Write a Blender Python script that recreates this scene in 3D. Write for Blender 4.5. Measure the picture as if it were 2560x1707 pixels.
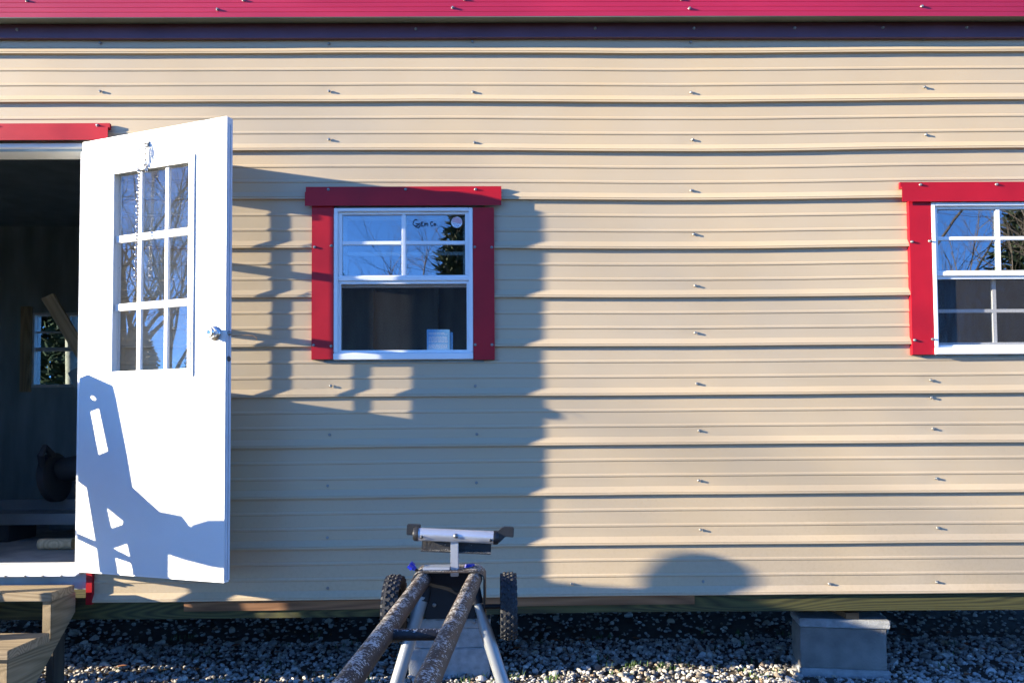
import bpy, bmesh, math, random
import numpy as np
from mathutils import Vector, Matrix, Euler

scene = bpy.context.scene
for o in list(bpy.data.objects):
    bpy.data.objects.remove(o)
R = math.radians
rnd = random.Random(7)
GROUND = -0.08

# ------------------------------------------------------------------ camera
cam_d = bpy.data.cameras.new('camera')
cam = bpy.data.objects.new('camera', cam_d)
scene.collection.objects.link(cam)
cam_d.sensor_width = 36.0
cam_d.lens = 36.0 * 1867.0 / 2560.0
cam_d.shift_y = 169.5 / 2560.0
cam_d.clip_start, cam_d.clip_end = 0.05, 600
yaw, pitch, roll = R(0.4), R(2.0), R(0.35)
fwd = Vector((math.sin(yaw) * math.cos(pitch), math.cos(yaw) * math.cos(pitch), math.sin(pitch)))
rgt = Vector((math.cos(yaw), -math.sin(yaw), 0))
upv = rgt.cross(fwd)
r2 = rgt * math.cos(roll) - upv * math.sin(roll)
u2 = upv * math.cos(roll) + rgt * math.sin(roll)
m = Matrix((r2, u2, -fwd)).transposed().to_4x4()
m.translation = Vector((0, -3.5, 1.08))
cam.matrix_world = m
scene.camera = cam

# ------------------------------------------------------------------ world and sun
SUN = Vector((1.343, 0.3094, -0.3187)).normalized()          # the way the light travels
world = bpy.data.worlds.new('World')
scene.world = world
world.use_nodes = True
wn = world.node_tree
sky = wn.nodes.new('ShaderNodeTexSky')
sky.sky_type = 'NISHITA'
sky.sun_disc = False
sky.sun_elevation = math.asin(-SUN.z)
sky.sun_rotation = math.atan2(-SUN.x, -SUN.y)
sky.air_density, sky.dust_density, sky.ozone_density = 1.0, 0.0, 6.2
sky.altitude = 6000
bg = wn.nodes['Background']
bg.inputs['Strength'].default_value = 0.14
wn.links.new(sky.outputs['Color'], bg.inputs['Color'])
sd = bpy.data.lights.new('sun', 'SUN')
sd.energy = 5.0
sd.angle = R(0.53)
sd.color = (1.0, 0.87, 0.66)
sun = bpy.data.objects.new('sun', sd)
sun.rotation_euler = SUN.to_track_quat('-Z', 'Y').to_euler()
sun.location = (-20, -5, 12)
scene.collection.objects.link(sun)
scene.view_settings.view_transform = 'Standard'
scene.view_settings.look = 'None'
scene.view_settings.gamma = 1.0
scene.view_settings.use_curve_mapping = False
scene.view_settings.exposure = 2.14
scene.cycles.use_denoising = True
scene.cycles.max_bounces = 8
scene.cycles.transparent_max_bounces = 16
scene.cycles.caustics_reflective = False
scene.cycles.caustics_refractive = False

# ------------------------------------------------------------------ materials
MAT = {}
def _nt(name):
    mt = bpy.data.materials.new(name)
    mt.use_nodes = True
    n = mt.node_tree
    return mt, n, n.nodes['Principled BSDF']

def mat(name, col, rough=0.5, var=0.12, scale=6.0, bump=0.0, bscale=60.0, metal=0.0, spec=0.5, stretch=(1, 1, 1), col2=None, detail=4, clear=0.0):
    """Principled paint or stone with noise in its colour and, if asked, fine relief."""
    if name in MAT:
        return MAT[name]
    mt, n, b = _nt(name)
    N, L = n.nodes, n.links
    tc = N.new('ShaderNodeTexCoord')
    mp = N.new('ShaderNodeMapping')
    mp.inputs['Scale'].default_value = stretch
    L.new(tc.outputs['Object'], mp.inputs['Vector'])
    nz = N.new('ShaderNodeTexNoise')
    nz.inputs['Scale'].default_value = scale
    nz.inputs['Detail'].default_value = detail
    L.new(mp.outputs[0], nz.inputs['Vector'])
    cr = N.new('ShaderNodeValToRGB')
    c2 = col2 or tuple(min(1, c * (1 + var)) for c in col)
    c1 = col if col2 else tuple(c * (1 - var) for c in col)
    cr.color_ramp.elements[0].position, cr.color_ramp.elements[1].position = 0.3, 0.7
    cr.color_ramp.elements[0].color = (*c1, 1)
    cr.color_ramp.elements[1].color = (*c2, 1)
    L.new(nz.outputs['Fac'], cr.inputs['Fac'])
    L.new(cr.outputs[0], b.inputs['Base Color'])
    mr = N.new('ShaderNodeMapRange')
    mr.inputs['To Min'].default_value = max(0.03, rough * 0.82)
    mr.inputs['To Max'].default_value = min(1, rough * 1.18)
    L.new(nz.outputs['Fac'], mr.inputs['Value'])
    L.new(mr.outputs[0], b.inputs['Roughness'])
    b.inputs['Metallic'].default_value = metal
    b.inputs['Specular IOR Level'].default_value = spec
    b.inputs['Coat Weight'].default_value = clear
    if bump:
        bz = N.new('ShaderNodeTexNoise')
        bz.inputs['Scale'].default_value = bscale
        bz.inputs['Detail'].default_value = 5
        L.new(mp.outputs[0], bz.inputs['Vector'])
        bp = N.new('ShaderNodeBump')
        bp.inputs['Strength'].default_value = bump
        bp.inputs['Distance'].default_value = 0.004
        L.new(bz.outputs['Fac'], bp.inputs['Height'])
        L.new(bp.outputs[0], b.inputs['Normal'])
    MAT[name] = mt
    return mt

def wood(name, dark, light, axis='X', ring=16.0, rough=0.75, dist=5.0):
    mt, n, b = _nt(name)
    N, L = n.nodes, n.links
    tc = N.new('ShaderNodeTexCoord')
    sep = N.new('ShaderNodeMapping')
    sep.inputs['Scale'].default_value = {'X': (0.55, 7, 7), 'Y': (7, 0.55, 7), 'Z': (7, 7, 0.55)}[axis]
    L.new(tc.outputs['Object'], sep.inputs['Vector'])
    n1 = N.new('ShaderNodeTexNoise'); n1.inputs['Scale'].default_value = 1.0; n1.inputs['Detail'].default_value = 1.2
    L.new(sep.outputs[0], n1.inputs['Vector'])
    k1 = N.new('ShaderNodeMath'); k1.operation = 'MULTIPLY'; k1.inputs[1].default_value = ring
    L.new(n1.outputs['Fac'], k1.inputs[0])
    wv = N.new('ShaderNodeMath'); wv.operation = 'PINGPONG'; wv.inputs[1].default_value = 0.5
    L.new(k1.outputs[0], wv.inputs[0])
    fm = N.new('ShaderNodeMapping')
    fm.inputs['Scale'].default_value = {'X': (3, 120, 120), 'Y': (120, 3, 120), 'Z': (120, 120, 3)}[axis]
    L.new(tc.outputs['Object'], fm.inputs['Vector'])
    nz = N.new('ShaderNodeTexNoise'); nz.inputs['Scale'].default_value = 1.5; nz.inputs['Detail'].default_value = 4
    L.new(fm.outputs[0], nz.inputs['Vector'])
    mx = N.new('ShaderNodeMath'); mx.operation = 'MULTIPLY_ADD'
    mx.inputs[1].default_value = 0.9
    L.new(wv.outputs[0], mx.inputs[0])
    hf = N.new('ShaderNodeMath'); hf.operation = 'MULTIPLY'; hf.inputs[1].default_value = 0.5
    L.new(nz.outputs['Fac'], hf.inputs[0])
    L.new(hf.outputs[0], mx.inputs[2])
    cr = N.new('ShaderNodeValToRGB')
    cr.color_ramp.elements[0].position, cr.color_ramp.elements[1].position = 0.15, 0.8
    cr.color_ramp.elements[0].color = (*dark, 1)
    cr.color_ramp.elements[1].color = (*light, 1)
    L.new(mx.outputs[0], cr.inputs['Fac'])
    L.new(cr.outputs[0], b.inputs['Base Color'])
    b.inputs['Roughness'].default_value = rough
    bp = N.new('ShaderNodeBump'); bp.inputs['Strength'].default_value = 0.25; bp.inputs['Distance'].default_value = 0.002
    L.new(mx.outputs[0], bp.inputs['Height']); L.new(bp.outputs[0], b.inputs['Normal'])
    MAT[name] = mt
    return mt

def glass(name, fac, tint=(0.9, 0.95, 0.95), rough=0.0, dust=0.0):
    mt, n, b = _nt(name)
    N, L = n.nodes, n.links
    N.remove(b)
    tr = N.new('ShaderNodeBsdfTransparent'); tr.inputs['Color'].default_value = (*tint, 1)
    gl = N.new('ShaderNodeBsdfGlossy'); gl.inputs['Roughness'].default_value = rough
    tc = N.new('ShaderNodeTexCoord')
    nz = N.new('ShaderNodeTexNoise'); nz.inputs['Scale'].default_value = 5.0; nz.inputs['Detail'].default_value = 1
    L.new(tc.outputs['Object'], nz.inputs['Vector'])
    bp = N.new('ShaderNodeBump'); bp.inputs['Strength'].default_value = 0.02; bp.inputs['Distance'].default_value = 0.01
    L.new(nz.outputs['Fac'], bp.inputs['Height']); L.new(bp.outputs[0], gl.inputs['Normal'])
    lw = N.new('ShaderNodeLayerWeight')
    pw = N.new('ShaderNodeMath'); pw.operation = 'POWER'; pw.inputs[1].default_value = 4.0
    L.new(lw.outputs['Facing'], pw.inputs[0])
    ad = N.new('ShaderNodeMath'); ad.operation = 'MULTIPLY_ADD'; ad.use_clamp = True
    ad.inputs[1].default_value = 0.2; ad.inputs[2].default_value = fac
    L.new(pw.outputs[0], ad.inputs[0])
    mx = N.new('ShaderNodeMixShader')
    L.new(ad.outputs[0], mx.inputs[0]); L.new(tr.outputs[0], mx.inputs[1]); L.new(gl.outputs[0], mx.inputs[2])
    last = mx
    if dust:
        df = N.new('ShaderNodeBsdfDiffuse'); df.inputs['Color'].default_value = (0.6, 0.6, 0.58, 1)
        d2 = N.new('ShaderNodeTexNoise'); d2.inputs['Scale'].default_value = 90; d2.inputs['Detail'].default_value = 2
        L.new(tc.outputs['Object'], d2.inputs['Vector'])
        d3 = N.new('ShaderNodeMapRange'); d3.inputs['From Min'].default_value = 0.66; d3.inputs['From Max'].default_value = 0.74
        d3.inputs['To Min'].default_value = dust * 0.25; d3.inputs['To Max'].default_value = min(0.6, dust * 5)
        L.new(d2.outputs['Fac'], d3.inputs['Value'])
        m2 = N.new('ShaderNodeMixShader')
        L.new(d3.outputs[0], m2.inputs[0]); L.new(mx.outputs[0], m2.inputs[1]); L.new(df.outputs[0], m2.inputs[2])
        last = m2
    L.new(last.outputs[0], N['Material Output'].inputs['Surface'])
    MAT[name] = mt
    return mt

def screen_mat(name, fac, col):
    mt, n, b = _nt(name)
    N, L = n.nodes, n.links
    b.inputs['Base Color'].default_value = (*col, 1)
    b.inputs['Roughness'].default_value = 0.6
    tr = N.new('ShaderNodeBsdfTransparent')
    tc = N.new('ShaderNodeTexCoord')
    nz = N.new('ShaderNodeTexNoise'); nz.inputs['Scale'].default_value = 160
    L.new(tc.outputs['Object'], nz.inputs['Vector'])
    mr = N.new('ShaderNodeMapRange'); mr.inputs['To Min'].default_value = fac - .18; mr.inputs['To Max'].default_value = fac + .18
    L.new(nz.outputs['Fac'], mr.inputs['Value'])
    mx = N.new('ShaderNodeMixShader')
    L.new(mr.outputs[0], mx.inputs[0]); L.new(tr.outputs[0], mx.inputs[1]); L.new(b.outputs[0], mx.inputs[2])
    L.new(mx.outputs[0], N['Material Output'].inputs['Surface'])
    MAT[name] = mt
    return mt

def speckled(name, base, rust, speck):
    """weathered paint with rust patches on one side and pale splashes of mud and plaster."""
    mt, n, b = _nt(name)
    N, L = n.nodes, n.links
    tc = N.new('ShaderNodeTexCoord')
    n1 = N.new('ShaderNodeTexNoise'); n1.inputs['Scale'].default_value = 9; n1.inputs['Detail'].default_value = 6
    n2 = N.new('ShaderNodeTexNoise'); n2.inputs['Scale'].default_value = 190; n2.inputs['Detail'].default_value = 2; n2.inputs['Roughness'].default_value = .5
    n3 = N.new('ShaderNodeTexNoise'); n3.inputs['Scale'].default_value = 24; n3.inputs['Detail'].default_value = 3
    for x in (n1, n2, n3):
        L.new(tc.outputs['Object'], x.inputs['Vector'])
    c1 = N.new('ShaderNodeValToRGB')
    c1.color_ramp.elements[0].color = (*base, 1); c1.color_ramp.elements[1].color = (*rust, 1)
    c1.color_ramp.elements[0].position, c1.color_ramp.elements[1].position = .38, .62
    L.new(n1.outputs['Fac'], c1.inputs['Fac'])
    # splashes settle where the surface looks up (dirt, not light)
    ge = N.new('ShaderNodeNewGeometry')
    sp = N.new('ShaderNodeSeparateXYZ'); L.new(ge.outputs['Normal'], sp.inputs[0])
    up = N.new('ShaderNodeMapRange'); up.inputs['From Min'].default_value = -.2; up.inputs['From Max'].default_value = .9
    up.inputs['To Min'].default_value = -.12; up.inputs['To Max'].default_value = .14
    L.new(sp.outputs['Z'], up.inputs['Value'])
    a1 = N.new('ShaderNodeMath'); a1.operation = 'ADD'; L.new(n2.outputs['Fac'], a1.inputs[0]); L.new(up.outputs[0], a1.inputs[1])
    a2 = N.new('ShaderNodeMath'); a2.operation = 'MULTIPLY_ADD'; a2.inputs[1].default_value = .55
    L.new(n3.outputs['Fac'], a2.inputs[0]); L.new(a1.outputs[0], a2.inputs[2])
    th = N.new('ShaderNodeMapRange'); th.inputs['From Min'].default_value = .95; th.inputs['From Max'].default_value = .99
    L.new(a2.outputs[0], th.inputs['Value'])
    mx = N.new('ShaderNodeMixRGB'); mx.inputs[2].default_value = (*speck, 1)
    L.new(th.outputs[0], mx.inputs[0]); L.new(c1.outputs[0], mx.inputs[1])
    L.new(mx.outputs[0], b.inputs['Base Color'])
    b.inputs['Roughness'].default_value = .6
    bp = N.new('ShaderNodeBump'); bp.inputs['Strength'].default_value = .6; bp.inputs['Distance'].default_value = .003
    L.new(a2.outputs[0], bp.inputs['Height']); L.new(bp.outputs[0], b.inputs['Normal'])
    MAT[name] = mt
    return mt

mat('siding', (0.505, 0.396, 0.250), rough=0.42, col2=(0.478, 0.394, 0.275), scale=1.7, spec=0.45)
def mud_splash(mt):
    n = MAT[mt].node_tree; N, L = n.nodes, n.links
    b = N['Principled BSDF']; src = b.inputs['Base Color'].links[0].from_socket
    tc = N.new('ShaderNodeTexCoord'); sp = N.new('ShaderNodeSeparateXYZ'); L.new(tc.outputs['Object'], sp.inputs[0])
    h = N.new('ShaderNodeMapRange'); h.inputs['From Min'].default_value = .32; h.inputs['From Max'].default_value = .95
    h.inputs['To Min'].default_value = .18; h.inputs['To Max'].default_value = -.02
    L.new(sp.outputs['Z'], h.inputs['Value'])
    a = N.new('ShaderNodeTexNoise'); a.inputs['Scale'].default_value = 55; a.inputs['Detail'].default_value = 5; a.inputs['Roughness'].default_value = .7
    c = N.new('ShaderNodeTexNoise'); c.inputs['Scale'].default_value = 3.2; c.inputs['Detail'].default_value = 3
    L.new(tc.outputs['Object'], a.inputs['Vector']); L.new(tc.outputs['Object'], c.inputs['Vector'])
    s1 = N.new('ShaderNodeMath'); s1.operation = 'ADD'; L.new(a.outputs['Fac'], s1.inputs[0]); L.new(h.outputs[0], s1.inputs[1])
    s2 = N.new('ShaderNodeMath'); s2.operation = 'MULTIPLY_ADD'; s2.inputs[1].default_value = .3; L.new(c.outputs['Fac'], s2.inputs[0]); L.new(s1.outputs[0], s2.inputs[2])
    t = N.new('ShaderNodeMapRange'); t.inputs['From Min'].default_value = .74; t.inputs['From Max'].default_value = 1.0; t.inputs['To Max'].default_value = .14
    L.new(s2.outputs[0], t.inputs['Value'])
    mx = N.new('ShaderNodeMixRGB'); mx.inputs[2].default_value = (.22, .15, .09, 1)
    L.new(t.outputs[0], mx.inputs[0]); L.new(src, mx.inputs[1]); L.new(mx.outputs[0], b.inputs['Base Color'])
mud_splash('siding')
mat('red', (0.38, 0.005, 0.014), rough=0.42, var=0.16, scale=5.0, detail=8, spec=0.3)
mat('eave_red', (0.37, 0.012, 0.050), rough=0.38, var=0.10, scale=2.0, spec=0.5, stretch=(1, 1, 4))
mat('underside', (0.16, 0.20, 0.18), rough=0.5)
mat('white', (0.80, 0.82, 0.83), rough=0.35, var=0.03, scale=5)
mat('door_white', (0.70, 0.72, 0.72), rough=0.45, var=0.03, scale=4, bump=0.5, bscale=260)
mat('weatherstrip', (0.58, 0.64, 0.70), rough=0.5)
mat('steel', (0.25, 0.26, 0.26), rough=0.42, metal=0.8, var=0.2, scale=40)
mat('nickel', (0.66, 0.66, 0.66), rough=0.22, metal=1.0)
mat('dark_plug', (0.05, 0.06, 0.06), rough=0.5)
mat('interior', (0.38, 0.46, 0.48), rough=0.85, var=0.3, scale=5, stretch=(1, 1, .2))
mat('insulation', (0.13, 0.15, 0.16), rough=0.7, var=0.2)
mat('floor', (0.34, 0.34, 0.32), rough=0.8, var=0.25, scale=8)
mat('roof_inside', (0.38, 0.46, 0.48), rough=0.9)
mat('concrete', (0.17, 0.16, 0.145), rough=0.95, var=0.28, scale=9, bump=1.0, bscale=120, detail=8)
mat('concrete_pale', (0.25, 0.26, 0.265), rough=0.95, var=0.20, scale=30, bump=0.7, bscale=150, detail=8)
mat('soil', (0.07, 0.055, 0.04), rough=1.0, var=0.4, scale=9, bump=0.8, bscale=40)
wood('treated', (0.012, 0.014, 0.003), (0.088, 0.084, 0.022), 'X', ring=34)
wood('nailer', (0.13, 0.055, 0.02), (0.30, 0.145, 0.06), 'X', ring=14)
wood('step_wood', (0.19, 0.135, 0.07), (0.42, 0.32, 0.19), 'X', ring=20)
wood('stringer_wood', (0.16, 0.115, 0.055), (0.35, 0.26, 0.145), 'Y', ring=14)
wood('dark_wood', (0.018, 0.014, 0.009), (0.05, 0.04, 0.026), 'Z', ring=14)  # darker tone than the stringers, for the step posts
wood('lumber_flat', (0.32, 0.24, 0.14), (0.55, 0.44, 0.27), 'X', ring=14)
wood('lumber', (0.36, 0.26, 0.14), (0.60, 0.47, 0.28), 'Z', ring=14)
glass('window_glass', 0.30, tint=(0.82, 0.88, 0.88))
glass('door_glass', 0.12, tint=(0.985, 0.99, 0.99), dust=0.035)
screen_mat('screen', 0.42, (0.05, 0.05, 0.055))
screen_mat('fine_screen', 0.26, (0.03, 0.03, 0.034))
speckled('stand_pipe', (0.030, 0.026, 0.022), (0.080, 0.050, 0.032), (0.50, 0.48, 0.43))
speckled('stand_black', (0.018, 0.02, 0.024), (0.03, 0.028, 0.028), (0.42, 0.42, 0.40))
mat('black_plastic', (0.02, 0.021, 0.023), rough=0.42, var=0.2, scale=20)
mat('black_metal', (0.014, 0.015, 0.018), spec=0.25, rough=0.5, var=0.25, scale=12)
mat('rubber', (0.035, 0.036, 0.038), rough=0.75, var=0.35, scale=30, bump=0.4, bscale=90)
mat('silver_paint', (0.30, 0.32, 0.33), rough=0.48, metal=0.35, var=0.10, scale=14)
mat('roller', (0.62, 0.65, 0.70), rough=0.25, metal=0.55, var=0.06, scale=8)
mat('blue_plastic', (0.012, 0.03, 0.42), rough=0.4, var=0.1)
mat('carton_blue', (0.20, 0.50, 0.84), rough=0.6, var=0.04)
mat('carton_side', (0.05, 0.22, 0.34), rough=0.6, var=0.04)
mat('print_white', (0.80, 0.86, 0.90), rough=0.6, var=0.02)
mat('sticker_red', (0.50, 0.03, 0.06), rough=0.4)
mat('sticker_blue', (0.04, 0.07, 0.33), rough=0.4)
mat('ink', (0.008, 0.02, 0.05), rough=0.5)
mat('bark', (0.11, 0.09, 0.075), rough=0.95, var=0.35, scale=14, bump=0.6, bscale=30, stretch=(1, 1, .3))
mat('twig', (0.13, 0.105, 0.085), rough=0.95, var=0.3, scale=4)
mat('pale_bark', (0.50, 0.43, 0.34), rough=0.9, var=0.35, scale=11, bump=0.6, bscale=30)
mat('needles', (0.03, 0.05, 0.018), rough=0.8, var=0.5, scale=3)
mat('grass', (0.06, 0.12, 0.025), rough=0.7, var=0.4, scale=12)
mat('carton_grey', (0.17, 0.20, 0.22), rough=0.7)
mat('tool_grey', (0.22, 0.25, 0.27), rough=0.4, metal=0.5)
mat('tool_dark', (0.03, 0.035, 0.04), rough=0.5)
mat('leaf_brown', (0.20, 0.075, 0.03), rough=0.7)
mat('twine', (0.25, 0.13, 0.05), rough=0.8)

def stone_mat():
    mt, n, b = _nt('stones')
    N, L = n.nodes, n.links
    at = N.new('ShaderNodeAttribute'); at.attribute_name = 'tone'
    cr = N.new('ShaderNodeValToRGB')
    e = cr.color_ramp.elements
    e[0].position, e[0].color = 0.0, (0.20, 0.18, 0.16, 1)
    e[1].position, e[1].color = 1.0, (0.60, 0.58, 0.54, 1)
    for p, c in ((.12, (0.16, 0.145, 0.13, 1)), (.22, (0.40, 0.39, 0.37, 1)), (.45, (0.52, 0.50, 0.46, 1)), (.6, (0.46, 0.40, 0.31, 1)), (.66, (0.30, 0.20, 0.12, 1)), (.71, (0.50, 0.48, 0.45, 1)), (.88, (0.62, 0.61, 0.58, 1))):
        q = e.new(p); q.color = c
    L.new(at.outputs['Fac'], cr.inputs['Fac'])
    tc = N.new('ShaderNodeTexCoord')
    nz = N.new('ShaderNodeTexNoise'); nz.inputs['Scale'].default_value = 80; nz.inputs['Detail'].default_value = 4
    L.new(tc.outputs['Object'], nz.inputs['Vector'])
    mr = N.new('ShaderNodeMapRange'); mr.inputs['To Min'].default_value = .48; mr.inputs['To Max'].default_value = 1.0
    L.new(nz.outputs['Fac'], mr.inputs['Value'])
    mx = N.new('ShaderNodeVectorMath'); mx.operation = 'SCALE'
    L.new(cr.outputs[0], mx.inputs[0]); L.new(mr.outputs[0], mx.inputs['Scale'])
    L.new(mx.outputs[0], b.inputs['Base Color'])
    b.inputs['Roughness'].default_value = .85
    MAT['stones'] = mt
stone_mat()

# ------------------------------------------------------------------ mesh helpers
class MB:
    def __init__(self):
        self.v, self.f, self.mi, self.cur = [], [], [], 0
    def add(self, vs, fs):
        k = len(self.v)
        self.v += [tuple(p) for p in vs]
        for f in fs:
            self.f.append(tuple(i + k for i in f)); self.mi.append(self.cur)
        return self
    def box(self, x0, x1, y0, y1, z0, z1, M=None):
        vs = [(x, y, z) for x in (x0, x1) for y in (y0, y1) for z in (z0, z1)]
        if M: vs = [tuple(M @ Vector(p)) for p in vs]
        return self.add(vs, [(0, 1, 3, 2), (4, 6, 7, 5), (0, 4, 5, 1), (2, 3, 7, 6), (0, 2, 6, 4), (1, 5, 7, 3)])
    def tube(self, pts, rad, n=12, cap=True):
        pts = [Vector(p) for p in pts]
        if not isinstance(rad, (list, tuple)): rad = [rad] * len(pts)
        vs, fs = [], []
        prev = None
        for i, p in enumerate(pts):
            t = (pts[min(i + 1, len(pts) - 1)] - pts[max(i - 1, 0)]).normalized()
            if prev is None:
                a = Vector((0, 0, 1)) if abs(t.z) < .9 else Vector((1, 0, 0))
                prev = t.cross(a).normalized()
            s = (prev - t * prev.dot(t)).normalized(); prev = s
            c = t.cross(s)
            for k in range(n):
                an = 2 * math.pi * k / n
                vs.append(p + (s * math.cos(an) + c * math.sin(an)) * rad[i])
        for i in range(len(pts) - 1):
            for k in range(n):
                a, b = i * n + k, i * n + (k + 1) % n
                fs.append((a, b, b + n, a + n))
        if cap:
            fs.append(tuple(range(n - 1, -1, -1)))
            fs.append(tuple((len(pts) - 1) * n + k for k in range(n)))
        return self.add(vs, fs)
    def lathe(self, prof, M=None, n=24):
        """prof: (radius, height) round local z"""
        vs, fs = [], []
        for r, h in prof:
            for k in range(n):
                a = 2 * math.pi * k / n
                p = Vector((r * math.cos(a), r * math.sin(a), h))
                vs.append(M @ p if M else p)
        for i in range(len(prof) - 1):
            for k in range(n):
                a, b = i * n + k, i * n + (k + 1) % n
                fs.append((a, b, b + n, a + n))
        fs.append(tuple(range(n - 1, -1, -1)))
        fs.append(tuple((len(prof) - 1) * n + k for k in range(n)))
        return self.add(vs, fs)
    def prism(self, poly, axis, a0, a1):
        """poly: 2D points, extruded along axis 'x','y' or 'z'"""
        def P(p, a):
            return {'x': (a, p[0], p[1]), 'y': (p[0], a, p[1]), 'z': (p[0], p[1], a)}[axis]
        n = len(poly)
        vs = [P(p, a0) for p in poly] + [P(p, a1) for p in poly]
        fs = [tuple(range(n)), tuple(range(2 * n - 1, n - 1, -1))]
        fs += [(i, i + n, (i + 1) % n + n, (i + 1) % n) for i in range(n)]
        return self.add(vs, fs)
    def mesh(self, name, mats, smooth=None, bevel=0.0, fix=True):
        me = bpy.data.meshes.new(name)
        me.from_pydata(self.v, [], self.f)
        for mm in (mats if isinstance(mats, (list, tuple)) else [mats]):
            me.materials.append(MAT[mm])
        if any(self.mi):
            me.polygons.foreach_set('material_index', self.mi)
        if fix or bevel:
            bm = bmesh.new(); bm.from_mesh(me)
            if bevel:
                bmesh.ops.bevel(bm, geom=[e for e in bm.edges if len(e.link_faces) == 2 and e.calc_face_angle(0) > .5], offset=bevel, segments=2, affect='EDGES', clamp_overlap=True)
            bmesh.ops.recalc_face_normals(bm, faces=bm.faces)
            bm.to_mesh(me); bm.free()
        if smooth is not None:
            me.polygons.foreach_set('use_smooth', [True] * len(me.polygons))
            me.set_sharp_from_angle(angle=R(smooth))
        me.update()
        return me

def link(o, parent=None):
    scene.collection.objects.link(o)
    if parent is not None:
        o.parent = parent
        o.matrix_parent_inverse = Matrix.Identity(4)
    return o
def obj(name, mb, mats, parent=None, smooth=None, bevel=0.0, fix=True, loc=None, rot=None):
    """meshes are written in world metres; a child of a root at P is stored relative to P"""
    me = mb if isinstance(mb, bpy.types.Mesh) else mb.mesh(name, mats, smooth, bevel, fix)
    o = bpy.data.objects.new(name, me)
    link(o, parent)
    if loc is not None: o.location = loc
    elif parent is not None and parent.get('base') is not None:
        o.location = -Vector(parent['base'])
    if rot is not None: o.rotation_euler = rot
    return o
def tag(o, label, cat=None, group=None, kind=None):
    if label: o['label'] = label
    if cat: o['category'] = cat
    if group: o['group'] = group
    if kind: o['kind'] = kind
    return o
def root(name, loc, label, cat, group=None):
    e = bpy.data.objects.new(name, None)
    e.empty_display_size = .1
    scene.collection.objects.link(e)
    e.location = loc
    e['base'] = tuple(loc)
    return tag(e, label, cat, group)
def structure(o):
    o['kind'] = 'structure'
    return o

# ------------------------------------------------------------------ ground
mb = MB()
mb.add([(-120, -120, GROUND), (120, -120, GROUND), (120, 120, GROUND), (-120, 120, GROUND)], [(0, 1, 2, 3)])
structure(obj('ground', mb, 'soil', fix=False))
mat('dormant_grass', (0.13, 0.10, 0.05), rough=1.0, col2=(0.21, 0.155, 0.08), scale=5, bump=1.0, bscale=90, detail=8)
mb = MB()
mb.add([(-60, -70, GROUND + .004), (60, -70, GROUND + .004), (60, -.95, GROUND + .004), (-60, -.95, GROUND + .004)], [(0, 1, 2, 3)])
structure(obj('yard', mb, 'dormant_grass', fix=False))

def gravel():
    rs = np.random.RandomState(3)
    bm = bmesh.new()
    bmesh.ops.create_icosphere(bm, subdivisions=2, radius=1.0)
    base = np.array([v.co[:] for v in bm.verts]); tri = np.array([[v.index for v in f.verts] for f in bm.faces])
    bm.free()
    variants = []
    for k in range(8):
        d = base.copy()
        for j in range(7):
            nrm = rs.normal(size=3); nrm /= np.linalg.norm(nrm)
            h = rs.uniform(.5, .85)
            s = d @ nrm
            d -= np.outer(np.clip(s - h, 0, None), nrm)         # knocked-off faces
        variants.append(d * (1 + rs.normal(0, .03, (len(d), 1))))
    def place(n, x0, x1, y0, y1, smin, smax, lift):
        V, T, tone = [], [], []
        for i in range(n):
            s = rs.uniform(smin, smax) * (1.9 if rs.rand() < .04 else 1) * (.6 if rs.rand() < .3 else 1)
            sc = np.array([1, rs.uniform(.65, 1), rs.uniform(.5, .8)]) * s
            a, b, c = rs.uniform(0, 6.28), rs.normal(0, .35), rs.normal(0, .35)
            Rz = np.array([[math.cos(a), -math.sin(a), 0], [math.sin(a), math.cos(a), 0], [0, 0, 1]])
            Rx = np.array([[1, 0, 0], [0, math.cos(b), -math.sin(b)], [0, math.sin(b), math.cos(b)]])
            Ry = np.array([[math.cos(c), 0, math.sin(c)], [0, 1, 0], [-math.sin(c), 0, math.cos(c)]])
            p = (variants[rs.randint(8)] * sc) @ (Rz @ Rx @ Ry).T
            p = p + np.array([rs.uniform(x0, x1), rs.uniform(y0, y1), GROUND + rs.uniform(-.002, lift)])
            V.append(p); T.append(tri + i * len(base)); tone.append(np.full(len(tri), rs.rand()))
        return np.concatenate(V), np.concatenate(T), np.concatenate(tone)
    sets = [place(12500, -2.5, 3.0, -.25, .75, .0065, .0180, .014), place(4200, -3.2, 4.6, .75, 2.4, .009, .018, .008), place(2500, -3.2, 3.4, -.95, -.25, .009, .018, .012)]
    off = 0; V, T, tn = [], [], []
    for v, t, k in sets:
        V.append(v); T.append(t + off); tn.append(k); off += len(v)
    V, T, tn = np.concatenate(V), np.concatenate(T), np.concatenate(tn)
    me = bpy.data.meshes.new('gravel')
    me.vertices.add(len(V)); me.vertices.foreach_set('co', V.ravel())
    me.loops.add(len(T) * 3); me.loops.foreach_set('vertex_index', T.ravel().astype(np.int32))
    me.polygons.add(len(T)); me.polygons.foreach_set('loop_start', np.arange(0, len(T) * 3, 3, dtype=np.int32))
    me.update(calc_edges=True)
    at = me.attributes.new('tone', 'FLOAT', 'FACE'); at.data.foreach_set('value', tn)
    me.polygons.foreach_set('use_smooth', [True] * len(T))
    me.set_sharp_from_angle(angle=R(28))
    me.materials.append(MAT['stones'])
    tag(link(bpy.data.objects.new('gravel', me)), 'loose pale gravel spread under and before the shed', 'gravel', kind='stuff')
gravel()

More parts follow.
